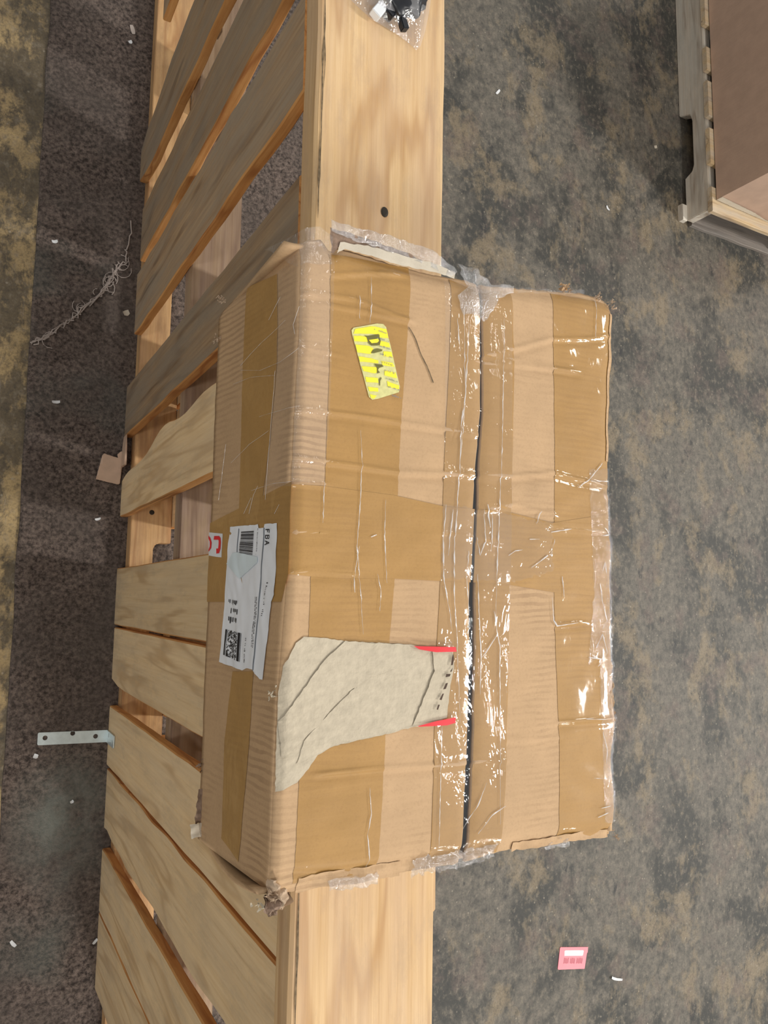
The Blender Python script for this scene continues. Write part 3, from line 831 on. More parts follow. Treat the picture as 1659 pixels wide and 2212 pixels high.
# walls: left wall outer face follows side_x, the others bulge a little; all 4 mm thick
def wall(name, P, nu, nv, nrm, mat):
    """P(s, t) -> point, s along the wall, t from top to bottom"""
    vs, fs = [], []
    for k in (0, 1):
        for i in range(nu + 1):
            for j in range(nv + 1):
                vs.append(P(i / nu, j / nv) - Vector(nrm) * 0.004 * k)
    N = (nu + 1) * (nv + 1)
    ix = lambda k, i, j: k * N + i * (nv + 1) + j
    for i in range(nu):
        for j in range(nv):
            fs.append((ix(0, i, j), ix(0, i + 1, j), ix(0, i + 1, j + 1), ix(0, i, j + 1)))
            fs.append((ix(1, i, j), ix(1, i, j + 1), ix(1, i + 1, j + 1), ix(1, i + 1, j)))
    for i in range(nu):
        fs.append((ix(0, i, 0), ix(1, i, 0), ix(1, i + 1, 0), ix(0, i + 1, 0)))
        fs.append((ix(0, i, nv), ix(0, i + 1, nv), ix(1, i + 1, nv), ix(1, i, nv)))
    for j in range(nv):
        fs.append((ix(0, 0, j), ix(0, 0, j + 1), ix(1, 0, j + 1), ix(1, 0, j)))
        fs.append((ix(0, nu, j), ix(1, nu, j), ix(1, nu, j + 1), ix(0, nu, j + 1)))
    o = raw(name, vs, fs, mat, box, True)
    b = bmesh.new(); b.from_mesh(o.data); bmesh.ops.recalc_face_normals(b, faces=b.faces); b.to_mesh(o.data); b.free()
    return o


YN, YF = -0.2165, 0.292
wob = lambda a, b, c: 0.0015 * noise.noise(Vector((a * 14, b * 14, c)))


def PL(s, t):
    y = YN + .002 + (YF - YN - .004) * s
    zt = top_z(xl(y), y) - .0008
    z = zt + (ZB - zt) * t
    return Vector((side_x(y, z), y - 0.010 * t * (s > .5) * (s - .5) * 2, z))


def PR(s, t):
    y = YN + (0.30 - YN) * s
    z = ZT - .0045 + (ZB - ZT + .0045) * t
    return Vector((xr(y) - 0.001 + wob(y, z, 2) - .004 * t, y, z))


def PN(s, t):
    x = 0.208 + (0.560 - .208) * s
    z = ZT - .007 + (ZB - ZT + .007) * t
    return Vector((x, yn(x) + .002 + wob(x, z, 5) - 0.012 * math.sin(math.pi * t) * math.exp(-((s - .1) / .35) ** 2), z))


def PF(s, t):
    x = 0.212 + (0.566 - .212) * s
    z = ZT - .006 + (ZB - ZT + .006) * t
    return Vector((x, yf(x) - .003 + wob(x, z, 6) - .006 * t, z))


wall('side_panel', PL, 90, 24, (-1, 0, 0), M['kraft'])
wall('side_panel', PR, 50, 8, (1, 0, 0), M['kraft'])
wall('end_panel', PN, 40, 8, (0, -1, 0), M['kraft'])
wall('end_panel', PF, 40, 8, (0, 1, 0), M['kraft'])
prism('bottom_panel', [(0.212, -.212), (0.556, -.215), (0.560, .288), (0.212, .276)], ZB, ZB + .005, M['kraft'], box)


def flap(name, left):
    """one top flap, fine grid laid on top_z with a 4 mm underside"""
    NX, NYY = 70, 260
    vs, fs = [], []
    for k in (0, 1):
        for j in range(NYY + 1):
            for i in range(NX + 1):
                s, q = i / NX, j / NYY
                yc = -0.217 + (0.30 + .217) * q
                hw = seam_hw(yc)
                xa = xl(yc) if left else xs(yc) + hw
                xb = xs(yc) - hw if left else xr(yc)
                x = xa + (xb - xa) * s
                y = yn(x) + (yf(x) - yn(x)) * q
                # edges slightly ragged
                y += 0.0012 * noise.noise(Vector((x * 160, q * 3, 5))) * (1 if j in (0, NYY) else 0)
                if not left and i == NX: x += 0.0016 * noise.noise(Vector((3, y * 110, 5)))
                vs.append(Vector((x, y, top_z(x, y) - 0.004 * k)))
    N = (NX + 1) * (NYY + 1)
    ix = lambda k, i, j: k * N + j * (NX + 1) + i
    for j in range(NYY):
        for i in range(NX):
            fs.append((ix(0, i, j), ix(0, i + 1, j), ix(0, i + 1, j + 1), ix(0, i, j + 1)))
            fs.append((ix(1, i, j), ix(1, i, j + 1), ix(1, i + 1, j + 1), ix(1, i + 1, j)))
    for i in range(NX):
        fs.append((ix(0, i, 0), ix(1, i, 0), ix(1, i + 1, 0), ix(0, i + 1, 0)))
        fs.append((ix(0, i, NYY), ix(0, i + 1, NYY), ix(1, i + 1, NYY), ix(1, i, NYY)))
    for j in range(NYY):
        fs.append((ix(0, 0, j), ix(0, 0, j + 1), ix(1, 0, j + 1), ix(1, 0, j)))
        fs.append((ix(0, NX, j), ix(1, NX, j), ix(1, NX, j + 1), ix(0, NX, j + 1)))
    o = raw(name, vs, fs, M['kraft'], box, True)
    return o


flap('top_flap', True)
flap('top_flap', False)
# dark wrapped contents just under the seam
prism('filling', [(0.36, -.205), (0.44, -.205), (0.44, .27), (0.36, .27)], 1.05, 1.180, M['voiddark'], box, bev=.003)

# packing tape bands: film wetted onto the board, so the board under it is darker
tp = lambda key, d, mat, st=.0045, rg=0.0, sd=0, nm='packing_tape': sheet(nm, TOP[key], on_top(d), mat, box, step=st, ragged=rg, seed=sd)
tp('tapeA', .00035, M['taped'], rg=.0004, sd=1)
tp('tapeD', .00035, M['taped'], rg=.0003, sd=2)
# the centre band lies on both flaps, with the seam left open between its halves
c0 = TOP['tapeC']
ys = [0.285 - (0.285 + .214) * i / 40 for i in range(41)]
seamL = [(xs(y) - seam_hw(y) - .0004, y) for y in ys]
seamR = [(xs(y) + seam_hw(y) + .0004, y) for y in ys]
sheet('packing_tape', c0[:7] + seamL[::-1], on_top(.0004), M['taped'], box, step=.0045)
sheet('packing_tape', seamR + c0[7:], on_top(.0004), M['taped'], box, step=.0045)
tt = TOP['tapeT']
sheet('packing_tape', [tt[0], tt[1], tt[2], tt[3], (0.3975, .0817), (0.3935, .0165), tt[10], tt[11], tt[12], tt[13]], on_top(.0007), M['taped'], box, step=.0045)
sheet('packing_tape', [(0.4005, .0817), tt[4], tt[5], tt[6], (0.5640, 0.045), tt[7], tt[8], tt[9], (0.3965, .0165)], on_top(.0007), M['taped'], box, step=.0045)
# clear films lying over the bands
fl = lambda poly, d, mat, nm='clear_film', st=.004, rg=0.0, sd=0, f=None: sheet(nm, poly, f or on_top(d), mat, box, step=st, ragged=rg, seed=sd)
fl(TOP['tapeE'], .0011, M['film'], rg=.0004, sd=3)
fl([(0.3645, .288), (0.4415, .292), (0.4395, .13), (0.4360, .0), (0.430, -.16), (0.424, -.214), (0.353, -.216), (0.357, -.06), (0.3605, .02), (0.364, .12)], .0010, M['film'], sd=4)
fl([(0.362, .083), (0.436, .079), (0.487, .074), (0.4865, .030), (0.44, .018), (0.362, .02)], .0016, M['film'], rg=.003, sd=5)
fl([(0.535, .130), (0.5655, .135), (0.5655, -.06), (0.564, -.21), (0.548, -.205), (0.545, -.05), (0.53, -.06), (0.54, .01)], .0012, M['filmloose'], rg=.002, sd=6)

# stress-whitened creases in the film: thin raised ridges, their glints painted in as white
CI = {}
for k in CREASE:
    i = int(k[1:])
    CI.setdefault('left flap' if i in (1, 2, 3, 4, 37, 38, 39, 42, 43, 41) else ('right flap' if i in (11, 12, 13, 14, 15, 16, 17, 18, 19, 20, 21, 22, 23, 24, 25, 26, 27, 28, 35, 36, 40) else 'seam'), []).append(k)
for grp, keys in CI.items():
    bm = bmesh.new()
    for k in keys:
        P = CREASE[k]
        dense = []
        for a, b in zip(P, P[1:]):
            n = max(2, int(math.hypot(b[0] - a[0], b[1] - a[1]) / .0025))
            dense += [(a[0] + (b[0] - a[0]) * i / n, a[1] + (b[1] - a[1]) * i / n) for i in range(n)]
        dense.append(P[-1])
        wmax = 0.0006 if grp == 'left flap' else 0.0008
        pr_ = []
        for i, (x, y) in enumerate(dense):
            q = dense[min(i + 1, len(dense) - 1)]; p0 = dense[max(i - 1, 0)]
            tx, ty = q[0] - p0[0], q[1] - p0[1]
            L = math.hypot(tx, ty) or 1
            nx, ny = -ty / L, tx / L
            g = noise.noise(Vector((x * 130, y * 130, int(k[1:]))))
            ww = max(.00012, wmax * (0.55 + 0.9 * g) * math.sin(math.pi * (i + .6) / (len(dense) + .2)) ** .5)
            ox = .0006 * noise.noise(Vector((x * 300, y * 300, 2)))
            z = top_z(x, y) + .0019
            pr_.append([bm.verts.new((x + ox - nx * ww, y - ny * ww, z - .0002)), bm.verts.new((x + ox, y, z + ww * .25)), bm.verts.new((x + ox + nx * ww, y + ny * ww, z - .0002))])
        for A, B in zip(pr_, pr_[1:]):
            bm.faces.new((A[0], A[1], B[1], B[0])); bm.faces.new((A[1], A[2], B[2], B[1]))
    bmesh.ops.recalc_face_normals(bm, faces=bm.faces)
    tag(obj('film_crease_glints', bm, M['crease'], box), kind='stuff')

# torn patch where the label was ripped off, and what is left of it
fib = lambda d: (lambda u, v: Vector((u, v, top_z(u, v) + d + .0004 * noise.noise(Vector((u * 220, v * 220, 2))) - .0003)))
pt = sheet('torn_patch', TOP['patch'], fib(.0013), M['torn'], box, step=.0035, ragged=.0007, seed=11)
pt['label'] = 'bare grey-white paper where a label was ripped off'
sheet('torn_layer', TOP['patch_mid'], fib(.0023), M['torn'], pt, step=.0035, ragged=.0008, seed=12)
sheet('torn_layer', TOP['patch_right'], fib(.0026), M['torn'], pt, step=.0035, ragged=.0008, seed=13)
sheet('torn_layer', [(0.3335, -0.0413), (0.3518, -0.0405), (0.3418, -0.0587), (0.3332, -0.1018), (0.3079, -0.1067), (0.2626, -0.1122), (0.2509, -0.1165), (0.232, -0.1237), (0.2372, -0.1071), (0.2504, -0.0942), (0.2861, -0.0641), (0.3158, -0.0503)], fib(.0019), M['torn'], pt, step=.0035, ragged=.0009, seed=16)
for i in range(1, 7):
    sheet('tear_hole', TOP['d%d' % i], on_top(.0042), M['tearhole'], pt, step=.003)
for k in ('red1', 'red2'):
    o = sheet('label_remnant', TOP[k], on_top(.0044), M['red'], box, step=.004)
    o['label'] = 'red strip left from a torn label'

# pale cut edge of the right flap and a dark pen stroke
sheet('flap_edge', [(.5730, .300), (.5770, .300), (.5690, .225), (.5665, .185), (.5645, .142), (.5605, .142), (.5628, .19), (.5655, .23)], on_top(.0012), M['kraft'], box, step=.004, ragged=.0006, seed=14)
pen = [(.3268, .2360), (.3335, .2262), (.3372, .2180), (.3400, .2120), (.3455, .2040), (.3520, .1900)]
sheet('pen_stroke', [(x - .0006, y) for x, y in pen] + [(x + .0005, y + .0002) for x, y in reversed(pen)], on_top(.0008), M['crack'], box, step=.003, ragged=.0004, seed=15)

# yellow sticker
yk = sheet('sticker', TOP['sticker'], on_top(.0010), M['stickerpale'], box, step=.005)
yk['label'] = 'yellow striped sticker with smeared print'
for k in ('s1', 's2', 's2b', 's3', 's3b', 's4', 's4b', 's5', 's5b', 's6', 's6b', 's7', 's7b', 's8'):
    sheet('stripe', TOP[k], on_top(.0013), M['yellow'], yk, step=.006, ragged=.0004, seed=len(k))
for k in ('gD', 'gC', 'gY', 'gK'):
    sheet('lettering', TOP[k], on_top(.0016), M['olive'], yk, step=.006)
sheet('lettering', TOP['gDi'], on_top(.0019), M['yellow'], yk, step=.006)
# rows of smeared fine print along the sticker's right half
bm = bmesh.new()
for r in range(9):
    cx, cy = 0.2945 + .0019 * r, 0.2265 - .0068 * r
    for q in range(15):
        if noise.noise(Vector((q * 1.7, r * 2.3, 6))) < -.12: continue
        u = cx - .002 + q * .0010 + (r % 3) * .0004
        h = .0010 + .0012 * abs(noise.noise(Vector((q * 3.1, r, 1))))
        y = cy - (u - cx) * .12
        if u > xl(0) + .083 + (.2265 - y) * .27: continue
        a = [(u, y), (u + .00045, y), (u + .0005, y + h), (u + .0001, y + h)]
        bm.faces.new([bm.verts.new((p[0], p[1], top_z(*p) + .0017)) for p in a])
tag(obj('fine_print', bm, M['inkgrey'], yk), kind='stuff')

# ---- left side: tape bands, shipping label, red-and-white sticker
sd = lambda key, d, mat, nm, par=None, st=.005, rg=0.0, s=0: sheet(nm, SIDE[key], on_side(d), mat, par or box, step=st, ragged=rg, seed=s)
sd('tape_hi', .0004, M['taped'], 'packing_tape', st=.006)
sd('tape_lo', .0004, M['taped'], 'packing_tape', st=.006)
sd('tape_t', .0006, M['taped'], 'packing_tape', st=.006)
sd('tape_e', .0010, M['film'], 'clear_film', st=.004)
crl = lambda u, v: .0006 * noise.noise(Vector((u * 60, v * 90, 5))) + .0010 * abs(noise.noise(Vector((u * 35 + v * 60, v * 40, 2))))


def on_label(d):
    return lambda u, v: Vector((side_x(u, v) - d - crl(u, v), u, v))


lab = sheet('shipping_label', SIDE['label'], on_label(.0009), M['label'], box, step=.003, ragged=.0005, seed=3)
lab['label'] = 'crumpled torn white shipping label with barcodes'
sheet('folded_flap', SIDE['lab_fold'], on_label(.0016), M['labelfold'], lab, step=.003, ragged=.0004)
for k in ('lab_l1', 'lab_l2'):
    sheet('ruled_line', SIDE[k], on_label(.0013), M['inkgrey'], lab, step=.003)


def quad_uv(key):
    a, b, c, d = SIDE[key]             # far-left, far-right, near-right, near-left
    def f(s, t):                       # s along the reading direction, t towards the top of the letters
        p = [(a[i] + (d[i] - a[i]) * s) for i in (0, 1)]
        q = [(b[i] + (c[i] - b[i]) * s) for i in (0, 1)]
        return (p[0] + (q[0] - p[0]) * t, p[1] + (q[1] - p[1]) * t)
    return f


def bars(name, key, rects, mat, par, d=.0014, kind='stuff'):
    f = quad_uv(key)
    bm = bmesh.new()
    for (s0, s1, t0, t1) in rects:
        n = max(1, int((t1 - t0) * 5))
        for i in range(n):
            ta, tb = t0 + (t1 - t0) * i / n, t0 + (t1 - t0) * (i + 1) / n
            bm.faces.new([bm.verts.new(on_label(d)(*f(s, t))) for s, t in ((s0, ta), (s1, ta), (s1, tb), (s0, tb))])
    return tag(obj(name, bm, mat, par), kind=kind)


rng = random.Random(5)
rc, s = [], 0.0
while s < .97:
    wd = rng.choice((.012, .012, .02, .03, .042)); rc.append((s, min(1, s + wd), 0, 1)); s += wd + rng.choice((.012, .02, .03))
bars('barcode', 'bar', rc, M['ink'], lab)
rc = [(0, 1, 0, .09), (0, 1, .13, .15), (0, 1, .82, .93), (0, 1, .96, .98)]
for a in range(22):
    for b in range(13):
        if rng.random() < .5: rc.append((a / 22, (a + 1) / 22, .2 + b * .046, .2 + (b + rng.choice((.55, .8, 1))) * .046))
bars('stacked_barcode', 'pdf', rc, M['ink'], lab)
# FBA in block capitals, read from far to near with the letter tops to the right
fba = []
def st(x0, x1, y0, y1): fba.append((x0, x1, y0, y1))
st(0, .06, 0, 1); st(.06, .24, .84, 1); st(.06, .2, .42, .58)
st(.36, .42, 0, 1); st(.42, .56, .86, 1); st(.42, .56, .43, .57); st(.42, .56, 0, .14); st(.55, .61, .1, .46); st(.55, .61, .54, .9)
bars('lettering', 'fba', fba, M['ink'], lab, kind=None)
f = quad_uv('fba')
bm = bmesh.new()
for poly in ([(.70, 0), (.76, 0), (.88, 1), (.82, 1)], [(.94, 0), (1, 0), (.88, 1), (.82, 1)], [(.76, .28), (.94, .28), (.93, .42), (.77, .42)]):
    bm.faces.new([bm.verts.new(on_label(.0014)(*f(*p))) for p in poly])
obj('lettering', bm, M['ink'], lab)


def scrawl(key, n, rows, mat, nm='fine_print'):
    """illegible rows of small print"""
    rc = []
    for r in range(rows):
        s = 0.0
        while s < 1:
            wd = rng.uniform(.25, .7) / n
            hh = rng.uniform(.4, .75) / rows
            if rng.random() < .82: rc.append((s, min(1, s + wd), (r + .12) / rows, (r + .12) / rows + hh))
            s += 1.0 / n
    bars(nm, key, rc, mat, lab)


scrawl('txt1', 22, 1, M['ink']); scrawl('txt2', 8, 1, M['ink']); scrawl('txt3', 10, 1, M['ink']); scrawl('addr', 40, 2, M['ink']); scrawl('txt4', 14, 1, M['ink'])
for k in ('blk1', 'blk2', 'blk3'):
    q = SIDE[k]; SIDE[k + 'r'] = [(q[0][0] + .0022, q[0][1]), (q[3][0] - .0022, q[3][1]), (q[2][0] - .0022, q[2][1]), (q[1][0] + .0022, q[1][1])]
    scrawl(k + 'r', 9, 1, M['ink'])
rs = sd('redst', .0008, M['white'], 'sticker', st=.006)
rs['label'] = 'small white sticker with red handset and ring marks'
sd('rh', .0012, M['red'], 'handset_mark', rs, st=.006)
sd('rc', .0012, M['red'], 'ring_mark', rs, st=.006)

# scratches and creases in the film on the left side, with the same painted glints
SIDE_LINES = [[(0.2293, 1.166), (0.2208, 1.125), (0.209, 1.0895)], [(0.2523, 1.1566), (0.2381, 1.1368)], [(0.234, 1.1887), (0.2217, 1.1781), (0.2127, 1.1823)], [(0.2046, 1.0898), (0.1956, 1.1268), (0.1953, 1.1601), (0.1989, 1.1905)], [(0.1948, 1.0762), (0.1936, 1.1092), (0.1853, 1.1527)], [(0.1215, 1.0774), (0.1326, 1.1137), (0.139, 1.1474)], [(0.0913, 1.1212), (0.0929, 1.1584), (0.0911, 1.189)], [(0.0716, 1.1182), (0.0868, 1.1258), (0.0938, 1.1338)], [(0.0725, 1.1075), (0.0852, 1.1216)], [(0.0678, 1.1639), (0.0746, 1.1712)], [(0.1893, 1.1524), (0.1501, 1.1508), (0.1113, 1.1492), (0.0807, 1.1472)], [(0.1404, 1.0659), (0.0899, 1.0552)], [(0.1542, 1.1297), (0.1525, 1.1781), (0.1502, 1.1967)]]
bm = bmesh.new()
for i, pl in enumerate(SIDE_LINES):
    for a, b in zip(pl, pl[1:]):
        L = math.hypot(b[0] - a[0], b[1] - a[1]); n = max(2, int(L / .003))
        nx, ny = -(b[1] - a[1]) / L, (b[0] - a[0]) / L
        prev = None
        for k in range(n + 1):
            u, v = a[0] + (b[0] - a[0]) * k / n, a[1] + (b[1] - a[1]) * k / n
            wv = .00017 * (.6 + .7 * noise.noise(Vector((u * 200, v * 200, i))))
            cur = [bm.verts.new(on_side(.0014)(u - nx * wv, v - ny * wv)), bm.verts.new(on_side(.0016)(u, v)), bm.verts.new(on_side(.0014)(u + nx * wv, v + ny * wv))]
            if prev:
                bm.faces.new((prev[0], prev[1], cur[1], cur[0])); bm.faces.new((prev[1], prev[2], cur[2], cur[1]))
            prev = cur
tag(obj('film_crease_glints', bm, M['crease'], box), kind='stuff')

# ---- torn far end: brown corrugation lip, white liner strip and loose film
zf = lambda base, a, sd_: (lambda u, v: Vector((u, v, base + a * noise.noise(Vector((u * 90, v * 60, sd_))))))
sheet('torn_lip', TOP['lipbrown'], zf(1.1885, .0025, 1), M['flute'], box, step=.004, ragged=.0014, seed=21)
sheet('torn_lip', TOP['lipwhite'], zf(1.1905, .0012, 2), M['inner'], box, step=.004, ragged=.0010, seed=22)['label'] = 'white torn inner liner of the flap'
sheet('loose_film', TOP['lipfilm'], zf(1.190, .004, 3), M['clump'], box, step=.003, ragged=.0010, seed=23)
sheet('loose_film', [(.225, .27), (.2515, .275), (.2525, .30), (.2400, .305), (.2250, .300), (.2120, .300)], lambda u, v: Vector((u, v, 1.1895 - max(0, .228 - u) * 3.2 + .003 * noise.noise(Vector((u * 90, v * 90, 3))))), M['filmloose'], box, step=.003, ragged=.001, seed=24)
sheet('loose_film', TOP['clump'], zf(1.1925, .009, 5), M['clump'], box, step=.0022, ragged=.0016, seed=25, smooth=False)
sheet('loose_film', [(.4443, .2985), (.496, .3065), (.533, .3150), (.5335, .3105), (.4962, .3030), (.4434, .2935)], zf(1.189, .004, 6), M['filmloose'], box, step=.003, ragged=.0012, seed=26, smooth=False)


def crumple(name, path, wd, f, mat, seed, h=.003, rg=.0016):
    """ragged crumpled strip along an edge"""
    poly = []
    for (u, v), (a, b) in path:
        poly.append((u, v))
    for (u, v), (a, b) in reversed(path):
        poly.append((u + a * wd, v + b * wd))
    return sheet(name, poly, f, mat, box, step=.0026, ragged=rg, seed=seed, smooth=False)


nz = lambda d, a, k: (lambda u, v: Vector((u, v, top_z(u, v) + d + a * noise.noise(Vector((u * 260, v * 260, k))))))
nzs = lambda d, a, k: (lambda u, v: Vector((u, v, top_z(u, v) + d + a * noise.noise(Vector((u * 70, v * 110, k))))))
# near end: crumpled, glossy and torn
E1 = [((x, yn(x) - .002), (0, 1)) for x in [.236 + .0075 * i for i in range(13)]]
crumple('crumpled_edge', E1, .012, nzs(.0012, .0025, 1), M['kraft'], 31, rg=.0009)
crumple('loose_film', [((x, yn(x) - .004), (0, 1)) for x in [.262 + .007 * i for i in range(7)]], .009, nz(.004, .004, 2), M['clump'], 32, rg=.002)
crumple('loose_film', [((x, yn(x) - .003), (0, 1)) for x in [.336 + .007 * i for i in range(13)]], .014, nz(.003, .005, 3), M['clump'], 33, rg=.003)
crumple('loose_film', [((x, yn(x) - .005), (0, 1)) for x in [.478 + .006 * i for i in range(6)]], .007, nz(.001, .004, 4), M['clump'], 34, rg=.003)
crumple('crumpled_edge', [((x, yn(x) - .002), (0, 1)) for x in [.44 + .0075 * i for i in range(17)]], .008, nzs(.0010, .0022, 5), M['kraft'], 35, rg=.0010)
# right edge: wrapped film and frayed lumps
crumple('loose_film', [((xr(y) + .003, y), (-1, 0)) for y in [.11 - .009 * i for i in range(35)]], .010, nz(.0006, .003, 6), M['filmloose'], 36, rg=.003)
crumple('crumpled_edge', [((xr(y) + .003, y), (-1, 0)) for y in [-.058 - .007 * i for i in range(9)]], .009, nz(-.001, .004, 7), M['taped'], 37, rg=.003)
# frayed fibre tufts at the corners
def tuft(c, r, n, seed, mat, flat=1.0):
    rg_ = random.Random(seed)
    bm = bmesh.new()
    for i in range(n):
        p = Vector(c) + Vector((rg_.gauss(0, r * .45), rg_.gauss(0, r * .45), rg_.gauss(0, r * .3) * flat))
        d = Vector((rg_.gauss(0, 1), rg_.gauss(0, 1), rg_.gauss(0, .4) - .3)).normalized()
        s = d.orthogonal().normalized() * r * rg_.uniform(.1, .3)
        L = r * rg_.uniform(.3, .8)
        prev = None
        for k in range(4):
            q = p + d * L * k / 3 + Vector((0, 0, r * .25 * math.sin(k * 1.3 + i)))
            cur = (bm.verts.new(q - s * (1 - k * .2)), bm.verts.new(q + s * (1 - k * .2)))
            if prev: bm.faces.new((prev[0], prev[1], cur[1], cur[0]))
            prev = cur
    tag(obj('frayed_cardboard', bm, mat, box), kind='stuff')


fz = lambda z0, a, k: (lambda u, v: Vector((u + .004 * noise.noise(Vector((u * 160, v * 160, k + 3))), v, z0 + a * noise.noise(Vector((u * 190, v * 190, k))))))
sheet('crumpled_edge', [(.2135, -.205), (.2185, -.2045), (.2215, -.212), (.2300, -.216), (.2320, -.2225), (.2250, -.2265), (.2180, -.2290), (.2120, -.2270), (.2095, -.2200), (.2110, -.2120)], fz(1.186, .010, 1), M['tornbrown'], box, step=.0014, ragged=.0016, seed=44, smooth=False)
sheet('crumpled_edge', [(.2125, -.214), (.2180, -.216), (.2230, -.220), (.2205, -.2285), (.2140, -.2300), (.2090, -.2240)], fz(1.189, .009, 7), M['flute'], box, step=.0014, ragged=.0018, seed=45, smooth=False)
tuft((0.217, -.2185, 1.186), .005, 30, 1, M['tornbrown'])
tuft((0.212, -.224, 1.180), .005, 10, 2, M['torn'])
tuft((0.576, .3100, 1.186), .005, 16, 3, M['tornbrown'])
tuft((0.556, .3135, 1.186), .005, 14, 4, M['tornbrown'])
tuft((0.566, -.222, 1.184), .004, 12, 5, M['tornbrown'])
tuft((0.2025, .286, 1.043), .0045, 18, 6, M['tornbrown'])
tuft((0.2015, .247, 1.042), .004, 14, 7, M['tornbrown'])
tuft((0.2145, -.072, 1.181), .005, 14, 8, M['torn'])
tuft((0.2030, -.150, 1.040), .006, 12, 9, M['flute'])
tuft((0.510, .3120, 1.187), .007, 14, 10, M['kraft'])
# torn tab at the lower near corner
tab = [(0.1925, -.1985), (0.2075, -.1990), (0.2077, -.2115), (0.1939, -.2100)]
sheet('torn_tab', tab, lambda u, v: Vector((u, v, 1.046 + .12 * (0.2 - u) + .004 * noise.noise(Vector((u * 150, v * 150, 1))))), M['inner'], box, step=.0025, ragged=.0012, seed=41)['label'] = 'white torn paper tab'
sheet('crumpled_edge', [(0.2000, -.170), (0.2045, -.170), (0.2075, -.200), (0.198, -.200)], lambda u, v: Vector((u, v, 1.042 + .003 * noise.noise(Vector((u * 200, v * 200, 4))))), M['flute'], box, step=.003, ragged=.0012, seed=42)

# ------------------------------------------------------------------ second pallet with brown carton
p2 = thing('wooden_pallet', (2.5, 1.8, 0), 'weathered pallet flat on the floor under the plain brown carton', 'pallet')
X0, Y0 = 2.178, 1.345
side = [(Y0 + .012, .016), (1.45, .016), (1.515, .016), (1.53, .046), (1.55, .054), (1.72, .054), (1.745, .046), (1.765, .0), (2.9, 0), (2.9, .112), (Y0 + .012, .112)]
for i, xx in enumerate((X0, 2.66, 3.14)):
    prism('stringer', side, xx, xx + .036, M['old'], p2, axis='x', bev=.0025)
for i in range(9):
    y = Y0 - .006 + i * .175
    plank('deckboard', 'x', X0 - .008 + .006 * noise.noise(Vector((i, 3, 1))), 3.19, (y, y + (.135 if i % 3 else .09)), (.112, .130), [M['oldx'], M['oldx']], p2, jit=.004, seed=60 + i)
plank('deckboard', 'x', X0 + .03, 3.19, (Y0 + .004, Y0 + .095), (0.0, .0155), [M['oldshade'], M['oldshade']], p2, jit=.004, seed=70)  # shade in the gap below the top board is put into its colour
plank('block', 'x', X0 - .022, X0 + .0, (Y0 + .01, Y0 + .07), (0.0, .02), [M['old'], M['old']], p2, n=4, jit=.004, seed=72)
bx = thing('cardboard_box', (2.55, 1.75, .1335), 'plain brown carton at the corner of the floor pallet', 'box')
BX0, BX1, BY0, BY1, BZ0, BZ1 = 2.188, 2.95, 1.384, 2.15, .1335, .62


def bwall(name, a, b, nrm):
    bm = bmesh.new()
    n = 20
    out, inn = [], []
    for i in range(n + 1):
        for j in range(9):
            s, t = i / n, j / 8
            p = Vector(a) + (Vector(b) - Vector(a)) * s
            bul = .006 * math.sin(math.pi * s) * math.sin(math.pi * t)
            out.append(bm.verts.new((p.x + nrm[0] * bul, p.y + nrm[1] * bul, BZ0 + (BZ1 - BZ0) * t)))
            inn.append(bm.verts.new((p.x - nrm[0] * .004, p.y - nrm[1] * .004, BZ0 + (BZ1 - BZ0) * t)))
    for i in range(n):
        for j in range(8):
            k = i * 9 + j
            bm.faces.new((out[k], out[k + 9], out[k + 10], out[k + 1]))
            bm.faces.new((inn[k], inn[k + 1], inn[k + 10], inn[k + 9]))
    bmesh.ops.recalc_face_normals(bm, faces=bm.faces)
    return obj(name, bm, M['brownbox'], bx, True)


bwall('side_panel', (BX0, BY0, 0), (BX0, BY1, 0), (-1, 0))
bwall('end_panel', (BX0, BY0, 0), (BX1, BY0, 0), (0, -1))
bwall('side_panel', (BX1, BY0, 0), (BX1, BY1, 0), (1, 0))
bwall('end_panel', (BX0, BY1, 0), (BX1, BY1, 0), (0, 1))
ymid = (BY0 + BY1) / 2
prism('top_flap', [(BX0, BY0), (BX1, BY0), (BX1, ymid - .0015), (BX0, ymid - .0015)], BZ1, BZ1 + .004, M['brownbox'], bx)
prism('top_flap', [(BX0, ymid + .0015), (BX1, ymid + .0015), (BX1, BY1), (BX0, BY1)], BZ1, BZ1 + .004, M['brownbox'], bx)
sheet('packing_tape', [(BX0 + .0, .1335), (BX0 + .30, .1335), (BX0 + .18, .150), (BX0, .156)], lambda u, v: Vector((u, BY0 - .0065 * math.sin(math.pi * (u - BX0) / (BX1 - BX0)) - .001, v)), M['inner'], bx, step=.02, ragged=.002)['label'] = 'pale torn tape along the lower edge'

# ------------------------------------------------------------------ steel corner bracket
br = thing('corner_bracket', (0.23, -.29, CZ), 'galvanised steel corner bracket with three holes lying on the carpet', 'bracket')


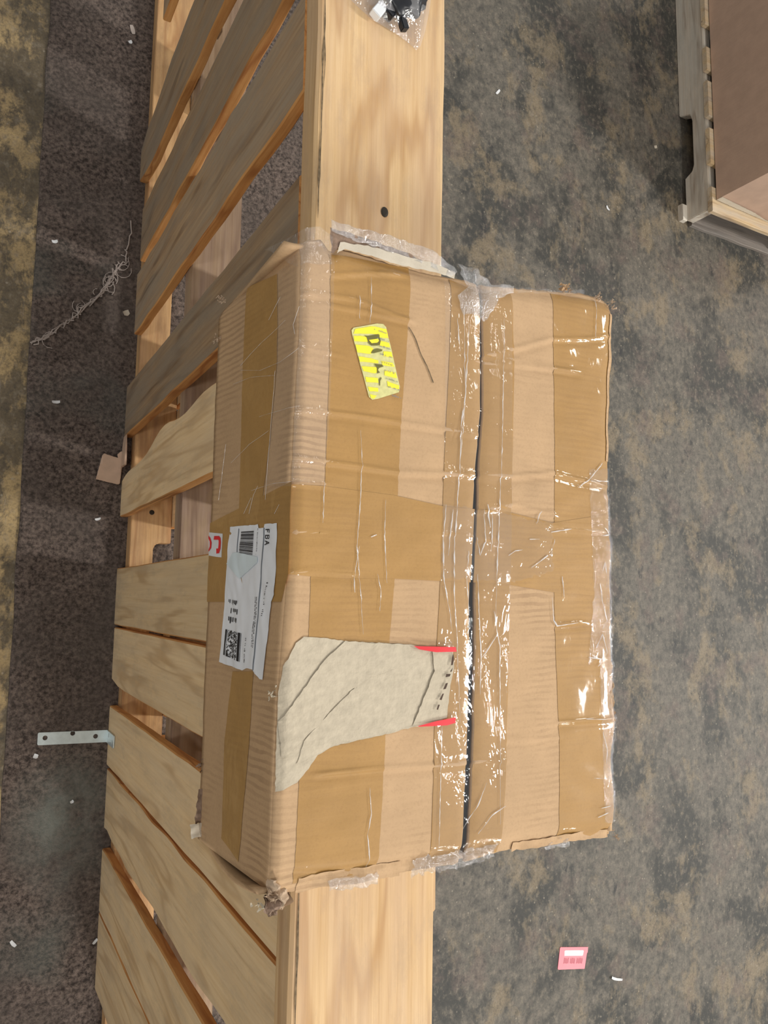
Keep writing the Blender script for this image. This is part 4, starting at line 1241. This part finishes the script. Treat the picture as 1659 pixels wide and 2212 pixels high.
def holed(name, w0, w1, l0, l1, holes, put, th, par):
    bm = bmesh.new()
    def loop(pts):
        vs = [bm.verts.new((p[0], p[1], 0)) for p in pts]
        return [bm.edges.new((vs[i], vs[(i + 1) % len(vs)])) for i in range(len(vs))]
    r = .002
    ed = loop([(l0 + r, w0), (l1, w0), (l1, w1), (l0 + r, w1), (l0, w1 - r), (l0, w0 + r)])
    for (hx, hy, hr) in holes:
        ed += loop([(hx + hr * math.cos(k * math.pi / 8), hy + hr * math.sin(k * math.pi / 8)) for k in range(16)])
    bmesh.ops.triangle_fill(bm, use_beauty=True, edges=ed)
    for fc in [q for q in bm.faces]:
        c = fc.calc_center_median()
        if any((c.x - hx) ** 2 + (c.y - hy) ** 2 < (hr * .8) ** 2 for hx, hy, hr in holes) and all(any(abs((v.co.x - hx) ** 2 + (v.co.y - hy) ** 2 - hr * hr) < 1e-8 for hx, hy, hr in holes) for v in fc.verts):
            bm.faces.remove(fc)
    ret = bmesh.ops.extrude_face_region(bm, geom=bm.faces[:])
    for v in [g for g in ret['geom'] if isinstance(g, bmesh.types.BMVert)]:
        v.co.z += th
    for v in bm.verts:
        v.co = put(v.co.x, v.co.y, v.co.z)
    bmesh.ops.recalc_face_normals(bm, faces=bm.faces)
    return obj(name, bm, M['metal'], par)


holed('long_leg', -.3045, -.2795, .162, .2985, [(.176, -.2905, .0048), (.2285, -.2835, .0048), (.274, -.2915, .0048)], lambda a, b, c: Vector((a, b + (a - .23) * -.03, CZ + .0005 + c)), .0025, br)
holed('short_leg', -.307, -.282, -.085, -CZ - .0005, [(-.03, -.289, .0048), (-.068, -.297, .0048)], lambda a, b, c: Vector((.2965 + c, b, -a)), .0025, br)

# ------------------------------------------------------------------ poly bag with connectors on the plank
PT = 1.0362
bag = [(.300, .80), (.318, .705), (.332, .668), (.364, .653), (.385, .650), (.401, .647), (.415, .6425), (.4245, .6385), (.4300, .645), (.4365, .667), (.4415, .692), (.4455, .72), (.452, .80), (.44, .86), (.34, .87)]


def inside(u, v):
    d = 1e9
    for a, b in zip(bag, bag[1:] + bag[:1]):
        dx, dy = b[0] - a[0], b[1] - a[1]
        s = max(0, min(1, ((u - a[0]) * dx + (v - a[1]) * dy) / (dx * dx + dy * dy)))
        d = min(d, math.hypot(u - a[0] - dx * s, v - a[1] - dy * s))
    return d


def bag_top(u, v):
    d = inside(u, v)
    h = .034 * (1 - math.exp(-d / .022))
    return Vector((u, v, PT + .0008 + h + min(1, d / .01) * .0035 * noise.noise(Vector((u * 70, v * 70, 2))) + min(1, d / .004) * .0012 * noise.noise(Vector((u * 200, v * 140, 5)))))


pb = sheet('plastic_bag', bag, bag_top, M['bag'], None, step=.0035)
tag(pb, 'clear plastic bag of small connectors lying on the pallet plank', 'bag')
wc = thing('wire_connector', (.372, .652, PT), 'white two-wire plug inside the clear plastic bag', 'connector')
ang = math.radians(-33)
rot = lambda a, b: (.3705 + a * math.cos(ang) - b * math.sin(ang), .6600 + a * math.sin(ang) + b * math.cos(ang))
prism('housing', [rot(-.0065, -.011), rot(.0055, -.011), rot(.0055, .006), rot(.003, .006), rot(.003, .0085), rot(-.005, .0085), rot(-.005, .006), rot(-.0065, .006)], PT + .004, PT + .014, M['whiteplastic'], wc, bev=.0008)
for k in (-.0035, .002):
    bm = bmesh.new()
    p0 = rot(k, .008)
    tube_bm(bm, [(*p0, PT + .010), (p0[0] - .006, p0[1] + .010, PT + .011), (p0[0] - .012, p0[1] + .024, PT + .012), (p0[0] - .010, p0[1] + .06, PT + .012)], .0012, 8)
    obj('wire', bm, M['whiteplastic'], wc, True)
bc = thing('cable_connector', (.395, .67, PT), 'black moulded cable connector inside the clear plastic bag', 'connector')
bm = bmesh.new()
bmesh.ops.create_icosphere(bm, subdivisions=4, radius=1.0)
for v in bm.verts:
    n_ = 1 + .22 * noise.noise(v.co * 2.2)
    v.co = Vector((.399 + v.co.x * .030 * n_, .697 + v.co.y * .036 * n_, PT + .016 + v.co.z * .0115 * n_))
obj('moulding', bm, M['black'], bc, True)
a2 = math.radians(20)
ro2 = lambda a, b: (.3975 + a * math.cos(a2) - b * math.sin(a2), .664 + a * math.sin(a2) + b * math.cos(a2))
prism('plug', [ro2(-.0045, -.017), ro2(.004, -.017), ro2(.004, .012), ro2(-.0045, .012)], PT + .006, PT + .015, M['black'], bc, bev=.001)
a3 = math.radians(-35)
ro3 = lambda a, b: (.3865 + a * math.cos(a3) - b * math.sin(a3), .667 + a * math.sin(a3) + b * math.cos(a3))
prism('plug', [ro3(-.006, -.012), ro3(.006, -.012), ro3(.008, .012), ro3(-.008, .012)], PT + .003, PT + .015, M['black'], bc, bev=.0012)
bm = bmesh.new()
tube_bm(bm, [(.40, .72, PT + .018), (.392, .745, PT + .019), (.40, .775, PT + .017), (.37, .80, PT + .014), (.35, .77, PT + .01)], .0045, 10)
obj('cable', bm, M['black'], bc, True)

# ------------------------------------------------------------------ small things on the floor
cs = thing('cardboard_scrap', (.28, .29, CZ), 'torn pinkish cardboard scrap beside the foot of the pallet', 'scrap')
zsc = lambda u, v: Vector((u, v, CZ + .004 + .10 * max(0, u - .262) + .05 * max(0, v - .29)))
bm_poly = [(.245, .253), (.256, .308), (.259, .311), (.288, .3035), (.286, .311), (.294, .319), (.3005, .3150), (.2945, .247), (.2915, .2445)]
sc_ = sheet('torn_sheet', bm_poly, zsc, M['scrapcard'], cs, step=.006, ragged=.0008, seed=51)
sl = sc_.modifiers.new('thick', 'SOLIDIFY'); sl.thickness = .003
prism('folded_edge', [(.2945, .283), (.3000, .283), (.2995, .325), (.2975, .352), (.2955, .325)], CZ + .008, CZ + .045, M['scrapcard'], cs, bev=.001)

tg = prism('paper_tag', [(1.546, -1.025), (1.5555, -.972), (1.558, -.970), (1.662, -.990), (1.660, -1.004), (1.657, -1.006), (1.647, -1.046), (1.549, -1.028)], .0005, .0016, M['pink'])
tag(tg, 'pink paper price tag with white panel on the concrete floor', 'tag')
L = lambda s, t: (1.546 + (1.647 - 1.546) * s + (1.556 - 1.546) * t + .008 * s * t, -1.026 + (-1.047 + 1.026) * s + (.055) * t)
prism('white_panel', [L(.18, .62), L(.82, .62), L(.84, .66), L(.84, .85), L(.81, .88), L(.19, .88), L(.16, .84)], .0014, .0018, M['white'], tg)
bm = bmesh.new()
for i in range(15):
    if i in (4, 9): continue
    s = .18 + i * .046
    a = [L(s, .26 + .03 * (i % 2)), L(s + .034, .26), L(s + .03, .52 - .03 * (i % 3)), L(s, .54)]
    bm.faces.new([bm.verts.new((p[0], p[1], .0019)) for p in a])
tag(obj('smeared_print', bm, M['pinkprint'], tg), kind='stuff')


def chip(x, y, z, L_, W_, rot_, mat, label, name='paper_scrap', cat='litter', curl=.002, seed=0):
    rg_ = random.Random(seed)
    vs, fs = [], []
    n = 5
    for k in (0, 1):
        for i in range(n + 1):
            s = i / n - .5
            hw = W_ * .5 * (1 - (abs(s) * 1.6) ** 3 * .6) * rg_.uniform(.8, 1.1)
            for sg in (-1, 1):
                a, b = s * L_, sg * hw + curl * 2 * (s * s)
                vs.append((x + a * math.cos(rot_) - b * math.sin(rot_), y + a * math.sin(rot_) + b * math.cos(rot_), z + .0004 + k * .0012 + curl * (s * s) * 4 * (.6 + .4 * rg_.random())))
    N = 2 * (n + 1)
    for i in range(n):
        a = i * 2
        fs += [(a, a + 1, a + 3, a + 2), (N + a, N + a + 2, N + a + 3, N + a + 1), (a, a + 2, N + a + 2, N + a), (a + 1, N + a + 1, N + a + 3, a + 3)]
    fs += [(0, N, N + 1, 1), (2 * n, 2 * n + 1, N + 2 * n + 1, N + 2 * n)]
    return tag(raw(name, vs, fs, mat), label, cat)


chip(1.770, -1.101, 0, .045, .008, -.35, M['white'], 'curled white paper sliver beside the pink tag', curl=.006, seed=1)
chip(1.350, 1.561, 0, .022, .008, .9, M['white'], 'white paper chip on concrete up beyond the plank', seed=2)
chip(2.046, 1.604, 0, .014, .011, .3, M['inner'], 'cream paper chip in front of the floor pallet', seed=3)
chip(1.807, 1.309, 0, .018, .007, -.8, M['white'], 'pale sliver on concrete between carton and floor pallet', seed=4)
chip(.156, .412, CZ, .016, .006, .1, M['white'], 'white sliver on the carpet left of the cardboard scrap', seed=5)
chip(.133, .767, CZ, .012, .007, .3, M['white'], 'white chip at the carpet edge above the thread tangle', seed=6)
chip(.266, 1.292, CZ, .009, .008, .6, M['white'], 'round white chip on the carpet at the far end', seed=7)
chip(.270, 1.325, CZ, .022, .010, 1.9, M['thread'], 'grey fluff flake on the carpet at the far end', seed=8)
chip(.254, .166, CZ, .012, .005, .3, M['white'], 'tiny white sliver beside the foot of the waney board', seed=9)
chip(.161, -.324, CZ, .009, .009, 1.2, M['white'], 'white speck just below the corner bracket', seed=10)
chip(.141, -.680, CZ, .015, .007, -.9, M['white'], 'white chip on the carpet at the near end', seed=11)
chip(.296, -.706, CZ, .012, .006, .8, M['white'], 'white speck at the foot of a near pallet board', seed=12)
chip(.385, .674, CZ, .009, .008, .0, M['white'], 'round white speck seen between two pallet stringers', seed=13)
chip(.430, .640, CZ, .008, .007, .5, M['white'], 'smaller white speck behind the bottom stringer', seed=14)
chip(.290, .637, CZ, .013, .012, .5, M['inner'], 'cream crumb on the carpet beside the bottom stringer', seed=15)
chip(.235, -.422, CZ, .007, .006, .5, M['white'], 'tiny pale crumb on the grey smear of the carpet', seed=16)

bm = bmesh.new()
main = [(.288, .851), (.284, .79), (.284, .766), (.268, .74), (.250, .703), (.232, .667), (.195, .627), (.164, .589), (.129, .551), (.097, .527)]
rg = random.Random(3)
for q in range(4):
    pts = []
    for a, b in zip(main[(0 if q == 0 else 3):], main[(1 if q == 0 else 4):]):
        for i in range(5):
            pts.append((a[0] + (b[0] - a[0]) * i / 5 + rg.gauss(0, .003), a[1] + (b[1] - a[1]) * i / 5 + rg.gauss(0, .004), CZ + .002 + abs(rg.gauss(0, .0015))))
    tube_bm(bm, pts, .0015, 5)
for q in range(16):
    c = main[rg.choice((3, 3, 3, 4, 4, 4, 5, 6, 8, 8))]
    a, rr, ox, oy = rg.uniform(0, 6.28), rg.uniform(.006, .015), rg.gauss(0, .008), rg.gauss(0, .010)
    pts = [(c[0] + ox + rr * math.cos(a + t * .55) * (1 + .05 * t), c[1] + oy + rr * 1.3 * math.sin(a + t * .55), CZ + .002 + rg.uniform(0, .002)) for t in range(rg.randint(5, 10))]
    tube_bm(bm, pts, .0010, 5)
tag(obj('thread_tangle', bm, M['thread'], None), 'grey frayed thread tangle trailing across the carpet to its edge', 'thread')
